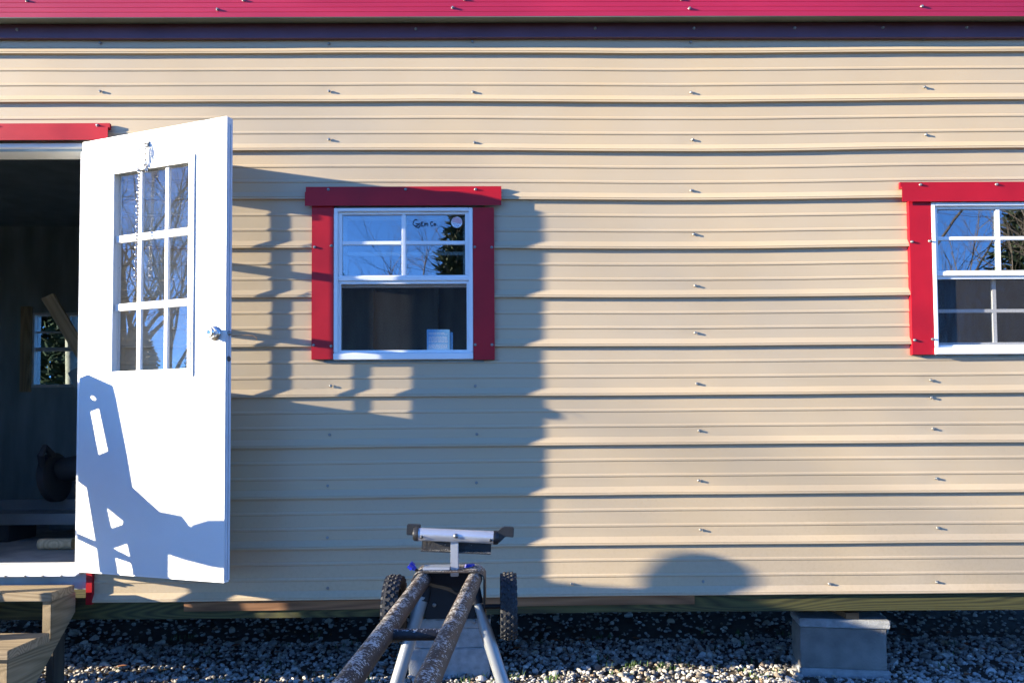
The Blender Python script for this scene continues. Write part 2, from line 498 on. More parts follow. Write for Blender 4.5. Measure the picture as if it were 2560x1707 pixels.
def grass():
    rs = random.Random(11)
    mb = MB()
    spots = [(rs.uniform(-.4, 1.6), rs.uniform(.0, .42)) for _ in range(46)] + [(rs.uniform(-2.0, 2.5), rs.uniform(0, .9)) for _ in range(40)] + [(-.42, .02), (-.5, .06), (-.35, .03), (.2, .06), (.75, .2), (.8, .22), (1.0, .18)]
    for sx, sy in spots:
        for k in range(rs.randint(5, 13)):
            x, y = sx + rs.gauss(0, .02), sy + rs.gauss(0, .015)
            h, a, le = rs.uniform(.012, .04), rs.uniform(0, 6.28), rs.uniform(.005, .03)
            w = .0018
            dx, dy = math.cos(a), math.sin(a)
            z = GROUND + .004
            mb.add([(x - dy * w, y + dx * w, z), (x + dy * w, y - dx * w, z), (x + dx * le * .4 + dy * w * .7, y + dy * le * .4 - dx * w * .7, z + h * .7), (x + dx * le * .4 - dy * w * .7, y + dy * le * .4 + dx * w * .7, z + h * .7), (x + dx * le, y + dy * le, z + h)],
                   [(0, 1, 2, 3), (3, 2, 4)])
    tag(obj('grass', mb, 'grass', fix=False), 'sparse green weeds sprouting through the gravel', 'grass', kind='stuff')
grass()

def leaves():
    rs = random.Random(23)
    mb = MB()
    for k in range(60):
        x, y, a, l = rs.uniform(-2.2, 2.6), rs.uniform(-.1, .8), rs.uniform(0, 6.28), rs.uniform(.018, .034)
        z = GROUND + rs.uniform(.014, .026); c, s_ = math.cos(a), math.sin(a)
        tl = rs.uniform(-.5, .5)
        pts = [(-1, 0), (-.4, .42), (.3, .38), (1, 0), (.3, -.4), (-.4, -.36)]
        mb.add([(x + (p * c - q * s_) * l, y + (p * s_ + q * c) * l, z + abs(q) * l * .5 + p * l * tl * .4) for p, q in pts], [(0, 1, 2, 3), (0, 3, 4, 5)])
    tag(obj('dead_leaves', mb, 'leaf_brown', fix=False), 'brown dead leaves scattered over the gravel', 'leaves', kind='stuff')
leaves()

# ------------------------------------------------------------------ the shed
shed = root('shed', (0, 0, GROUND), 'tan metal sided shed with red trim raised on concrete piers', 'shed')
PITCH, Z0, NR = 0.2326, 0.334, 12
FRZ = 2.963
X0, X1, DEPTH = -5.3, 4.3, 3.6
DOOR = (-2.93, -1.985, .47, 2.44)
WL = (-.806, -.156, 1.437, 2.151)          # left window frame x0,x1,z0,z1
WR = (2.010, 2.660, 1.447, 2.166)

def smooth(t):
    t = max(0.0, min(1.0, t)); return t * t * (3 - 2 * t)
def warp(x, z):
    """the sheets sag a little between studs and the whole floor dips to the left"""
    za = (.3, 1.0, 1.5, 1.95, 2.2, 2.43, 2.66, 2.9, 3.1)
    aa = (0, 0, -.006, -.0125, -.013, -.013, -.009, -.005, -.004)
    s = float(np.interp(z, za, aa)) * math.exp(-((x - .9) / .95) ** 2)
    d = -.014 * smooth((.9 - x) / 3.0) * smooth((1.6 - z) / .9)
    return s + d + .0005 * math.sin(2.9 * x + 3.1 * z) + .0003 * math.sin(7.3 * x + 11 * z)
def canning(x, z):
    """shallow oil-canning dents of thin sheet metal"""
    return .0007 * math.sin(2.3 * x + 5 * z) + .0005 * math.sin(5.1 * x - 9 * z + 1) + .0003 * math.sin(11.3 * x + 21 * z) + .00015 * math.sin(19.7 * x - 13 * z)

PROF = [(.035, 0), (.145, 0), (.255, 0), (.283, .0032), (.312, .0032), (.330, 0), (.45, 0), (.565, 0), (.593, .0032), (.622, .0032), (.640, 0), (.73, 0), (.825, 0), (.884, .0083), (.943, .0170), (.949, .0154), (.957, .0154), (.962, .0176), (.986, .0178), (.992, .0020)]
SCREWS_SIDING = [(-1.921, 2.953), (-1.918, 2.72), (-0.836, 2.946), (-0.835, 2.718), (-0.835, 2.486), (-0.824, 1.317), (-0.829, 1.089), (-0.837, 0.851), (-0.838, 0.611), (-0.836, 0.378), (-0.154, 2.955), (-0.151, 2.712), (-0.146, 2.469), (-0.147, 1.313), (-0.141, 1.087), (-0.144, 0.861), (0.887, 2.707), (0.89, 2.478), (0.882, 2.235), (0.891, 2.026), (0.894, 1.781), (0.891, 1.558), (0.895, 1.318), (0.902, 1.097), (0.897, 0.864), (0.902, 0.635), (0.91, 0.395), (2.004, 2.729), (2.005, 2.499), (2.0, 1.328), (2.0, 1.246), (2.004, 1.1), (2.012, 0.867), (2.015, 0.636), (2.002, 0.385), (1.5, 0.38), (0.297, 0.389), (2.004, 2.96), (0.888, 2.95)]
def dent(x, z):
    """each driven screw pulls the sheet in"""
    d = 0
    for sx, sz in SCREWS_SIDING:
        q = ((x - sx) / .05) ** 2 + ((z - sz) / .018) ** 2
        if q < 9: d -= .0022 * math.exp(-q)
    return d

HOLES = [(-2.965, -1.945, .2, 2.49), (WL[0] - .05, WL[1] + .05, WL[2] - .01, WL[3] + .05), (WR[0] - .05, WR[1] + .05, WR[2] - .01, WR[3] + .05)]
def siding_sheet(k0, k1):
    xs = set(np.round(np.arange(X0, X1 + .001, .048), 4)) | {X1}
    for h in HOLES: xs |= {h[0], h[1]}
    xs = sorted(xs)
    rows = []                                     # (z, protrusion) from the top down
    for k in range(k1, k0, -1):
        zt = Z0 + PITCH * k
        for u, h in PROF:
            rows.append((zt - u * PITCH, h))
    if k0 > 0:
        rows.append((Z0 + PITCH * k0 - .035 * PITCH, 0))
    else:
        rows = rows[:-2] + [(rows[-2][0], .018), (rows[-2][0] - .0035, .012)]
    rows = [r for r in rows if r[0] < 3.06]       # the top sheet is trimmed under the eave
    zs = [r[0] for r in rows]
    for h in HOLES:                               # rows exactly at the openings
        for z in (h[2], h[3]):
            if zs[-1] < z < zs[0]:
                i = next(i for i in range(len(zs) - 1) if zs[i] >= z > zs[i + 1])
                t = (zs[i] - z) / (zs[i] - zs[i + 1])
                rows.insert(i + 1, (z, rows[i][1] * (1 - t) + rows[i + 1][1] * t))
                zs = [r[0] for r in rows]
    mb = MB()
    nx = len(xs)
    for z, h in rows:
        for x in xs:
            mb.v.append((x, -h - canning(x, z) - dent(x, z), z + warp(x, z)))
    for j in range(len(rows) - 1):
        zc = (rows[j][0] + rows[j + 1][0]) / 2
        for i in range(nx - 1):
            xc = (xs[i] + xs[i + 1]) / 2
            if any(h[0] < xc < h[1] and h[2] < zc < h[3] for h in HOLES): continue
            a = j * nx + i
            mb.f.append((a, a + nx, a + nx + 1, a + 1)); mb.mi.append(0)
    return obj('siding_sheet', mb, 'siding', shed, smooth=9, fix=False)
for k in range(0, 12, 3):
    siding_sheet(k, k + 3)

# inner wall board behind the sheets, with reveals
def board_wall(name, y0, y1, x0, x1, z0, z1, holes, mt):
    xs = sorted({x0, x1} | {h[0] for h in holes} | {h[1] for h in holes})
    zs = sorted({z0, z1} | {h[2] for h in holes} | {h[3] for h in holes})
    ins = lambda x, z: any(h[0] < x < h[1] and h[2] < z < h[3] for h in holes)
    mb = MB()
    for i in range(len(xs) - 1):
        for j in range(len(zs) - 1):
            if ins((xs[i] + xs[i + 1]) / 2, (zs[j] + zs[j + 1]) / 2): continue
            a, b, c, d = xs[i], xs[i + 1], zs[j], zs[j + 1]
            mb.add([(a, y0, c), (b, y0, c), (b, y0, d), (a, y0, d)], [(0, 1, 2, 3)])
            mb.add([(a, y1, c), (b, y1, c), (b, y1, d), (a, y1, d)], [(3, 2, 1, 0)])
    for a, b, c, d in holes:
        mb.add([(a, y0, c), (b, y0, c), (b, y0, d), (a, y0, d), (a, y1, c), (b, y1, c), (b, y1, d), (a, y1, d)], [(0, 4, 5, 1), (1, 5, 6, 2), (2, 6, 7, 3), (3, 7, 4, 0)])
    return obj(name, mb, mt, shed, fix=False)
board_wall('inner_wall', .012, .095, X0, X1, .30, 3.2, [(DOOR[0], DOOR[1] - .002, .46, DOOR[3]), (WL[0] + .012, WL[1] - .012, WL[2] + .02, WL[3] - .012), (WR[0] + .012, WR[1] - .012, WR[2] + .02, WR[3] - .012)], 'interior')
REAR = (-4.50, -3.85, 1.56, 2.27)
board_wall('rear_wall', DEPTH, DEPTH + .09, X0, X1, .30, 3.2, [REAR], 'interior')
for x, nm in ((X0, 'end_wall'), (X1 - .09, 'end_wall')):
    obj(nm, MB().box(x, x + .09, .1, DEPTH - .005, .30, 3.2), 'interior', shed)
for k in range(14):                                # studs seen through door and window
    x = X0 + .35 + k * .61
    if REAR[0] - .05 < x < REAR[1] + .05: continue
    obj('stud', MB().box(x, x + .038, DEPTH - .095, DEPTH - .005, .48, 3.1), 'interior', shed)
obj('floor', MB().box(X0, X1, .10, DEPTH - .006, .40, .465), 'floor', shed)
obj('ceiling', MB().box(X0, X1, .10, DEPTH - .006, 3.1, 3.14), 'roof_inside', shed)

# roof with its red eave
mb = MB()
prof = [(-.10, 3.021)]
z = 3.026
while z < 3.115:
    prof += [(-.1003, z), (-.1018, z + .0160), (-.1030, z + .0182), (-.1003, z + .0210)]; z += .0223
prof += [(-.100, 3.135), (-.06, 3.165)]
back = [(-.092, 3.16), (-.092, 3.021)]
poly = prof + [(-.06, 3.18)] 
n = len(prof)
for k, x in enumerate(np.linspace(X0 - .15, X1 + .15, 40)):
    for y, zz in prof:
        mb.v.append((x, y, zz + .0025 * math.sin(1.1 * x + .6) - .0016 * x))
for k in range(39):
    for j in range(n - 1):
        a = k * n + j
        mb.f.append((a, a + n, a + n + 1, a + 1)); mb.mi.append(0)
obj('eave_trim', mb, 'eave_red', shed, smooth=12, fix=False)
obj('soffit', MB().prism([(-.0990, 3.0195), (-.0990, 3.028), (-.012, 3.045), (-.012, 3.036)], 'x', X0 - .15, X1 + .15), 'underside', shed)
mb = MB()
mb.prism([(-.075, 3.15), (DEPTH / 2, 3.95), (DEPTH + .2, 3.15), (DEPTH + .2, 3.19), (DEPTH / 2, 3.99), (-.075, 3.19)], 'x', X0 - .15, X1 + .15)
obj('roof', mb, 'eave_red', shed)
for x in (X0, X1 - .02):
    obj('gable', MB().prism([(-.0, 3.1), (DEPTH, 3.1), (DEPTH / 2, 3.93)], 'x', x, x + .02), 'siding', shed)

# screws: washer and hex head, pointing out of the wall
def screw_mesh():
    mb = MB()
    M = Matrix.Rotation(R(90), 4, 'X')
    mb.lathe([(.0082, 0), (.0082, .0012), (.0068, .0028)], M, 14)
    mb.lathe([(.0056, .0022), (.0056, .0085), (.0048, .0096)], M, 6)
    return mb.mesh('screw', 'steel', smooth=30)
SCREW = screw_mesh()
def screw(x, y, z):
    o = bpy.data.objects.new('screw', SCREW)
    link(o, shed)
    o.location = Vector((x, y, z)) - Vector(shed['base'])
    o.rotation_euler = (R(rnd.uniform(-8, 8)), R(rnd.uniform(0, 60)), R(rnd.uniform(-8, 8)))
    o.scale = (.85, .85, .85)
for x, z in SCREWS_SIDING:
    screw(x, -.001, z)
for x, z in [(-1.207, 3.099), (-1.328, 3.056), (-0.24, 3.062), (-0.185, 3.101), (0.823, 3.099), (0.861, 3.056), (1.945, 3.064), (-2.207, 3.099)]:
    screw(x, -.102, z)
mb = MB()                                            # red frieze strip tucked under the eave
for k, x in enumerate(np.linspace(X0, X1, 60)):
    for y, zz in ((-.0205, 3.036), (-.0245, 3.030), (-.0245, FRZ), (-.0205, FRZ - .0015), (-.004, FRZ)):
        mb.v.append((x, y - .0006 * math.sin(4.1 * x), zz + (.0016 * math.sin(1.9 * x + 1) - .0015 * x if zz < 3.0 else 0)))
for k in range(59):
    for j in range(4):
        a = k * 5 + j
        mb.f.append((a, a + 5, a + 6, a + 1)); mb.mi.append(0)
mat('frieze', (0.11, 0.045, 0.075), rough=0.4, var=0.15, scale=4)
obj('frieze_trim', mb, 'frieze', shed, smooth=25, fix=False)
for x in (-2.3, -.42, .43, .90, 1.38, 1.80, 2.20):
    screw(x, -.0245, 3.005)

# rim beam, nailer and joists under the floor
def beam(name, x0, x1, y0, y1, z0, z1, mt, step=.2):
    mb = MB(); n = max(2, int((x1 - x0) / step))
    for i in range(n + 1):
        x = x0 + (x1 - x0) * i / n
        w = warp(x, .33) + .002 * math.sin(1.7 * x)
        for y, z in ((y0, z0), (y1, z0), (y1, z1), (y0, z1)):
            mb.v.append((x, y, z + w))
    for i in range(n):
        for j in range(4):
            a, b = i * 4 + j, i * 4 + (j + 1) % 4
            mb.f.append((a, a + 4, b + 4, b)); mb.mi.append(0)
    mb.f += [(0, 1, 2, 3), tuple(n * 4 + k for k in (3, 2, 1, 0))]; mb.mi += [0, 0]
    return obj(name, mb, mt, shed)
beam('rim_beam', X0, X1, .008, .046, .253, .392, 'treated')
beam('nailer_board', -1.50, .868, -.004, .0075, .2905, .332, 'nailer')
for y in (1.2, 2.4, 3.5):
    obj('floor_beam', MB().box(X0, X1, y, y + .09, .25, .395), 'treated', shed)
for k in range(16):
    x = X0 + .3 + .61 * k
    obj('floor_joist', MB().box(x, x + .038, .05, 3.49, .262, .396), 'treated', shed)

# ------------------------------------------------------------------ windows
def strip(mb, x0, x1, z0, z1, y0, y1):
    return mb.box(x0, x1, y0, y1, z0, z1)
def make_window(F, opened, label, trims):
    x0, x1, z0, z1 = F
    w = root_part('window', label)
    fr = MB()                                                   # outer frame, mitred look by butting
    strip(fr, x0, x0 + .018, z0 + .034, z1, -.024, .075); strip(fr, x1 - .018, x1, z0 + .034, z1, -.024, .075)
    strip(fr, x0 + .018, x1 - .018, z1 - .016, z1, -.024, .075)
    obj('window_frame', fr, 'white', w, bevel=.002)
    obj('window_sill', MB().prism([(-.032, z0), (.075, z0), (.075, z0 + .034), (-.020, z0 + .034), (-.032, z0 + .026)], 'x', x0, x1), 'white', w, bevel=.0015)
    zm = z0 + .372                                              # underside of the meeting rail
    ix0, ix1, iz1 = x0 + .018, x1 - .018, z1 - .016
    cx = (x0 + x1) / 2
    us = MB()                                                   # upper sash
    strip(us, ix0, ix0 + .018, zm + .026, iz1, -.010, .014); strip(us, ix1 - .018, ix1, zm + .026, iz1, -.010, .014)
    strip(us, ix0 + .018, ix1 - .018, iz1 - .012, iz1, -.010, .014)
    obj('upper_sash', us, 'white', w, bevel=.0018)
    obj('meeting_rail', MB().prism([(-.016, zm), (.016, zm), (.016, zm + .026), (-.010, zm + .026), (-.016, zm + .018)], 'x', ix0, ix1), 'white', w, bevel=.0015)
    gx0, gx1, gz0, gz1 = ix0 + .018, ix1 - .018, zm + .026, iz1 - .012
    zh = z0 + .552
    for a, b in ((gx0, cx - .010), (cx + .010, gx1)):
        for c, d in ((gz0, zh - .009), (zh + .009, gz1)):
            obj('pane', MB().box(a, b, -.001, .003, c, d), 'window_glass', w)
    obj('muntin', MB().box(cx - .010, cx + .010, -.007, .009, gz0, gz1), 'white', w, bevel=.002)
    for a, b in ((gx0, cx - .010), (cx + .010, gx1)):
        obj('muntin', MB().box(a, b, -.007, .009, zh - .009, zh + .009), 'white', w, bevel=.002)
    # insect screen in the lower half
    sf = MB()
    strip(sf, ix0, ix0 + .012, z0 + .034, zm, -.006, .006); strip(sf, ix1 - .012, ix1, z0 + .034, zm, -.006, .006)
    strip(sf, ix0 + .012, ix1 - .012, zm - .014, zm, -.006, .006); strip(sf, ix0 + .012, ix1 - .012, z0 + .034, z0 + .046, -.006, .006)
    obj('screen_frame', sf, 'white', w, bevel=.001)
    obj('screen', MB().add([(ix0 + .012, 0, z0 + .046), (ix1 - .012, 0, z0 + .046), (ix1 - .012, 0, zm - .014), (ix0 + .012, 0, zm - .014)], [(0, 1, 2, 3)]), 'fine_screen' if opened else 'screen', w, fix=False)
    # lower sash, pushed up when the window is open
    dz = .315 if opened else 0.0
    ls = MB()
    a, b, c, d = ix0 + .004, ix1 - .004, z0 + .036 + dz, zm + .02 + dz
    d = min(d, z1 - .018)
    strip(ls, a, a + .026, c, d, .030, .056); strip(ls, b - .026, b, c, d, .030, .056)
    strip(ls, a + .026, b - .026, c, c + .026, .030, .056); strip(ls, a + .026, b - .026, d - .022, d, .030, .056)
    obj('lower_sash', ls, 'white', w, bevel=.0015)
    zq = (c + d) / 2 - (.012 if opened else 0)
    obj('muntin', MB().box(cx - .009, cx + .009, .036, .050, c + .026, d - .022), 'white', w)
    obj('muntin', MB().box(a + .026, cx - .009, .036, .050, zq - .008, zq + .008), 'white', w)
    obj('muntin', MB().box(cx + .009, b - .026, .036, .050, zq - .008, zq + .008), 'white', w)
    for p, q in ((a + .026, cx - .009), (cx + .009, b - .026)):
        for s, t in ((c + .026, zq - .008), (zq + .008, d - .022)):
            obj('pane', MB().box(p, q, .042, .044, s, t), 'clear_glass', w)
    return w
def root_part(name, label):
    e = bpy.data.objects.new(name, None)
    e.empty_display_size = .05
    link(e, shed)
    e.location = -Vector(shed['base'])
    if label: e['label'] = label
    return e
glass('clear_glass', 0.02, tint=(0.9, 0.93, 0.93))
glass('rear_glass', 0.03, tint=(0.55, 0.62, 0.63))
winL = make_window(WL, True, 'white window with its lower half raised open behind the screen', None)
winR = make_window(WR, False, 'closed white window with grid bars in both halves', None)

def side_trim(x0, x1, z0, z1, y=-.0215):
    """thin folded sheet: a face and two returns to the wall"""
    mb = MB()
    mb.prism([(x0, -.0005), (x0, y), (x1, y), (x1, -.0005), (x1 - .0015, -.0005), (x1 - .0015, y + .0012), (x0 + .0015, y + .0012), (x0 + .0015, -.0005)], 'z', z0, z1)
    return obj('side_trim', mb, 'red', shed)
def header_trim(x0, x1, z0, zb, z1, notch=0.009):
    """flat nailing flange above, proud drip face below"""
    mb = MB()
    mb.prism([(-.0195, z1), (-.0195, zb + .004), (-.036, zb), (-.036, z0), (-.0345, z0), (-.0345, zb - .002), (-.006, zb - .002), (-.006, z1)], 'x', x0, x1)
    o = obj('header_trim', mb, 'red', shed)
    return o
side_trim(-.910, -.8075, 1.440, 2.163); side_trim(-.1545, -.055, 1.434, 2.151)
side_trim(1.904, 2.0085, 1.447, 2.172); side_trim(2.6615, 2.762, 1.447, 2.172)
header_trim(-.939, -.020, 2.158, 2.224, 2.253)
header_trim(1.866, 2.805, 2.167, 2.236, 2.265)
header_trim(-3.10, -1.862, 2.474, 2.535, 2.560)
side_trim(-1.9435, -1.916, .314, 2.4735, -.0205); side_trim(-3.05, -2.95, .314, 2.4735)
for x, z in [(-0.833, 2.240), (-0.471, 2.239), (-0.141, 2.238), (1.963, 2.252), (2.325, 2.252), (-1.92, 2.549), (-2.4, 2.549)]:
    screw(x, -.0195, z)
for x, z in [(-0.897, 1.967), (-0.818, 1.973), (-0.146, 1.964), (-0.066, 1.962), (-0.900, 1.506), (-0.818, 1.501), (-0.146, 1.504), (-0.067, 1.504), (1.914, 1.980), (1.999, 1.983), (1.916, 1.515), (2.000, 1.519)]:
    screw(x, -.0215, z)

# sticker and handwriting on the open window's upper right pane
def text_mesh(s, size):
    cu = bpy.data.curves.new('t', 'FONT'); cu.body = s; cu.size = size; cu.align_x = 'CENTER'; cu.extrude = .0002
    o = bpy.data.objects.new('t', cu); scene.collection.objects.link(o)
    me = bpy.data.meshes.new_from_object(o.evaluated_get(bpy.context.evaluated_depsgraph_get()))
    vs = [v.co.copy() for v in me.vertices]; fs = [tuple(p.vertices) for p in me.polygons]
    bpy.data.objects.remove(o); bpy.data.meshes.remove(me)
    return vs, fs
sx, sz, sr, sy = -.231, 2.087, .0262, -.0022
mb = MB()
mb.lathe([(sr, 0), (sr, .0006)], Matrix.Translation((sx, sy, sz)) @ Matrix.Rotation(R(90), 4, 'X'), 32)
mb.cur = 1
for k in range(6):                                              # waving stripes over the top
    zc = sz + .0215 - k * .0046
    hw = math.sqrt(max(0, (sr * .94) ** 2 - (zc - sz) ** 2))
    pts = [(sx - hw + 2 * hw * i / 10, zc + .0018 * math.sin(i / 10 * 6.28)) for i in range(11)]
    for i in range(10):
        (a, p), (b, q) = pts[i], pts[i + 1]
        mb.add([(a, sy - .0009, p - .0012), (b, sy - .0009, q - .0012), (b, sy - .0009, q + .0012), (a, sy - .0009, p + .0012)], [(0, 1, 2, 3)])
mb.cur = 2
for s, size, dz in (('MADE IN THE', .0068, -.0105), ('USA', .0135, -.0215)):
    vs, fs = text_mesh(s, size)
    mb.add([(sx + v.x, sy - .0011 - v.z, sz + dz + v.y) for v in vs], fs)
o = obj('sticker', mb, ['print_white', 'sticker_red', 'sticker_blue'], winL, fix=False)
o['label'] = 'round sticker with waving red stripes reading MADE IN THE USA'
strokes = [[(.16, .9), (.08, 1), (0, .7), (-.02, .35), (.07, .1), (.18, .2), (.2, .42), (.1, .4)], [(.08, .05), (.2, -.12), (.27, .1), (.22, .35), (.28, .5)],
           [(.42, .62), (.33, .6), (.32, .35), (.4, .36)], [(.32, .35), (.31, .1), (.43, .12)],
           [(.47, .1), (.47, .5), (.52, .45), (.53, .12), (.54, .45), (.6, .48), (.61, .1)],
           [(.82, .62), (.75, .66), (.72, .4), (.76, .12), (.84, .2)], [(.90, .45), (.86, .3), (.91, .15), (.96, .3), (.90, .45)], [(1.02, .1), (1.03, .13)]]
mb = MB()
for st in strokes:
    pts = []
    for i in range(len(st) - 1):
        for t in (0, .33, .66):
            pts.append((st[i][0] * (1 - t) + st[i + 1][0] * t, st[i][1] * (1 - t) + st[i + 1][1] * t))
    pts.append(st[-1])
    mb.tube([(-.436 + .112 * p[0], -.0022, 2.066 + .036 * p[1]) for p in pts], .0022, 6)
o = obj('handwriting', mb, 'ink', winL, fix=False)
o['label'] = 'marker scrawl reading GsEm Co on the glass'

# ------------------------------------------------------------------ door frame, sill and door
jamb = MB()
strip(jamb, DOOR[1] - .022, DOOR[1] - .003, .491, 2.431, -.002, .10)
obj('door_jamb', jamb, 'white', shed, bevel=.002)
obj('door_jamb', strip(MB(), DOOR[0], DOOR[0] + .02, .50, 2.42, -.012, .10), 'white', shed, bevel=.002)
obj('door_head', MB().prism([(-.004, 2.472), (-.004, 2.452), (.02, 2.448), (.02, 2.438), (.10, 2.432), (.10, 2.472)], 'x', DOOR[0] + .001, DOOR[1] - .003), 'white', shed, bevel=.002)
obj('door_sill', MB().prism([(-.056, .450), (-.056, .456), (-.026, .459), (-.026, .474), (.012, .482), (.012, .490), (.10, .490), (.10, .466), (-.012, .450)], 'x', DOOR[0] + .001, DOOR[1] + .012), 'white', shed, bevel=.0015)
for x in (-2.29, -2.2, -2.12, -2.035):
    o = bpy.data.objects.new('screw', SCREW); link(o, shed); o.location = Vector((x, -.0555, .453)) - Vector(shed['base']); o.scale = (.6, .6, .6)

DW, DT, DZ0, DZ1 = .83, .036, .474, 2.462
door = bpy.data.objects.new('door', None)
link(door, shed)
door.location = Vector((-1.978, -.035, 0)) - Vector(shed['base'])
door.rotation_euler = (0, 0, R(-20))
door['label'] = 'white half glass door swung wide open against the wall'
LX0, LX1, LZ0, LZ1 = .190, .640, 1.366, 2.298          # opening for the lite
mb = MB()
xs, zs = [0, LX0, LX1, DW], [DZ0, LZ0, LZ1, DZ1]
for i in range(3):
    for j in range(3):
        if i == 1 and j == 1: continue
        for y, f in ((0, (0, 1, 2, 3)), (DT, (3, 2, 1, 0))):
            mb.add([(xs[i], y, zs[j]), (xs[i + 1], y, zs[j]), (xs[i + 1], y, zs[j + 1]), (xs[i], y, zs[j + 1])], [f])
def ring(mb, a, b, c, d, flip):
    f = [(0, 4, 5, 1), (1, 5, 6, 2), (2, 6, 7, 3), (3, 7, 4, 0)]
    mb.add([(a, 0, c), (b, 0, c), (b, 0, d), (a, 0, d), (a, DT, c), (b, DT, c), (b, DT, d), (a, DT, d)], f)
ring(mb, LX0, LX1, LZ0, LZ1, 0); ring(mb, 0, DW, DZ0, DZ1, 1)
bmw = mb.mesh('leaf', 'door_white', fix=False)
bm_ = bmesh.new(); bm_.from_mesh(bmw); bmesh.ops.remove_doubles(bm_, verts=bm_.verts, dist=1e-5); bmesh.ops.recalc_face_normals(bm_, faces=bm_.faces); bm_.to_mesh(bmw); bm_.free()
obj('leaf', bmw, None, door)
# edge: metal channel with a seal along the latch side
obj('edge_strip', MB().box(DW + .0005, DW + .0025, .006, .016, DZ0 + .002, DZ1 - .03), 'weatherstrip', door)
obj('edge_strip', MB().box(DW + .0005, DW + .004, .020, .030, DZ0 + .002, DZ1 - .03), 'weatherstrip', door)
obj('bottom_sweep', MB().box(.004, DW - .002, .004, DT - .004, DZ0 - .008, DZ0 - .0005), 'white', door)
# lite frame: stepped moulding on both faces
for y0, y1, s in ((-.006, -.0005, -1), (DT + .0005, DT + .005, 1)):
    mb = MB()
    for (a, b, c, d) in ((LX0 - .026, LX0 + .012, LZ0 - .022, LZ1 + .022), (LX1 - .012, LX1 + .022, LZ0 - .022, LZ1 + .022)):
        mb.box(a, b, y0, y1, c, d)
    mb.box(LX0 + .012, LX1 - .012, y0, y1, LZ0 - .022, LZ0 + .014); mb.box(LX0 + .012, LX1 - .012, y0, y1, LZ1 - .012, LZ1 + .022)
    obj('lite_frame', mb, 'white', door, bevel=.0025)
    mb = MB()
    yy = (y0 - .0025, y0 + .002) if s < 0 else (y1 - .002, y1 + .002)
    mb.box(LX0 - .014, LX0 + .006, *yy, LZ0 - .010, LZ1 + .010); mb.box(LX1 - .006, LX1 + .010, *yy, LZ0 - .010, LZ1 + .010)
    mb.box(LX0 + .006, LX1 - .006, *yy, LZ0 - .010, LZ0 + .006); mb.box(LX0 + .006, LX1 - .006, *yy, LZ1 - .006, LZ1 + .010)
    obj('lite_moulding', mb, 'white', door, bevel=.002)
cols = [(LX0 + .012, .327), (.355, .484), (.508, LX1 - .012)]
rws = [(LZ0 + .014, 1.656), (1.690, 1.969), (2.004, LZ1 - .012)]
for a, b in cols:
    for c, d in rws:
        obj('pane', MB().box(a, b, .0155, .0175, c, d), 'door_glass', door)
for a, b in ((.327, .355), (.484, .508)):
    obj('muntin', MB().prism([(a, .013), (a + .004, .008), (b - .004, .008), (b, .013), (b, .020), (a, .020)], 'z', LZ0 + .014, LZ1 - .012), 'white', door)
for c, d in ((1.656, 1.690), (1.969, 2.004)):
    for a, b in cols:
        obj('muntin', MB().prism([(.013, c), (.009, c + .004), (.009, d - .004), (.013, d), (.020, d), (.020, c)], 'x', a, b), 'white', door)
kz = 1.525
mb = MB()
for s, y0 in ((-1, 0.0), (1, DT)):
    M = Matrix.Translation((.775, y0, kz)) @ Matrix.Rotation(R(90 if s < 0 else -90), 4, 'X')
    mb.lathe([(.031, .0005), (.031, .004), (.026, .009), (.014, .012), (.0125, .016), (.016, .020), (.024, .024), (.0255, .032), (.0245, .040), (.021, .044)], M, 28)
    mb.lathe([(.010, .044), (.010, .0455), (.006, .046)], M, 16)
    if s < 0:
        mb.box(.773, .777, -.051, -.0455, kz - .008, kz + .008)
obj('door_knob', mb, 'nickel', door, smooth=35)
obj('latch', MB().lathe([(.010, 0), (.010, .004), (.007, .006), (.007, .013), (.003, .015)], Matrix.Translation((DW + .002, .018, kz)) @ Matrix.Rotation(R(90), 4, 'Y'), 16), 'steel', door, smooth=35)
obj('edge_plug', MB().lathe([(.012, 0), (.012, .0035), (.010, .0045)], Matrix.Translation((DW + .0005, .018, 1.415)) @ Matrix.Rotation(R(90), 4, 'Y'), 18), 'dark_plug', door)
for x, z in ((.24, 1.350), (.415, 1.350), (.59, 1.350), (.24, 2.312), (.415, 2.312), (.59, 2.312), (.170, 2.18), (.170, 1.85), (.170, 1.5), (.653, 2.18), (.653, 1.85), (.653, 1.5)):
    obj('screw_plug', MB().lathe([(.0045, 0), (.004, .0012)], Matrix.Translation((x, -.0061, z)) @ Matrix.Rotation(R(90), 4, 'X'), 10), 'weatherstrip', door)
# closer spring and chain hanging on the inside
mb = MB()
mb.box(.366, .400, -.007, -.0005, 2.388, 2.412)
mb.tube([(.378, -.007, 2.40), (.378, -.018, 2.402), (.390, -.018, 2.402), (.390, -.007, 2.40)], .0022, 8)
obj('spring_bracket', mb, 'steel', door)
mb = MB()
pts = []
for i in range(15 * 10 + 1):
    a = i / 10 * 2 * math.pi
    z = 2.385 - .115 * i / 150
    pts.append((.376 - .010 * (2.385 - z) / .115 + .0085 * math.cos(a), -.026 + .0085 * math.sin(a), z))
mb.tube([(.378, -.018, 2.402)] + pts, .0020, 6)
obj('spring', mb, 'nickel', door, smooth=60)
chain = MB()
zc, xc, i = 2.268, .368, 0
def linkring(mb, x, y, z, h, w, turn):
    P = []
    for k in range(13):
        a = 2 * math.pi * k / 12
        u, v = w * math.cos(a), h * math.sin(a)
        P.append((x + (u if turn else 0), y + (0 if turn else u), z + v))
    mb.tube(P, .0021, 6, cap=False)
while zc > 1.79:
    linkring(chain, xc, -.024, zc, .0105, .0062, i % 2)
    zc -= .0155; xc -= .00045; i += 1
obj('chain', chain, 'nickel', door, smooth=60)
chain = MB()                                              # loose tail of the chain
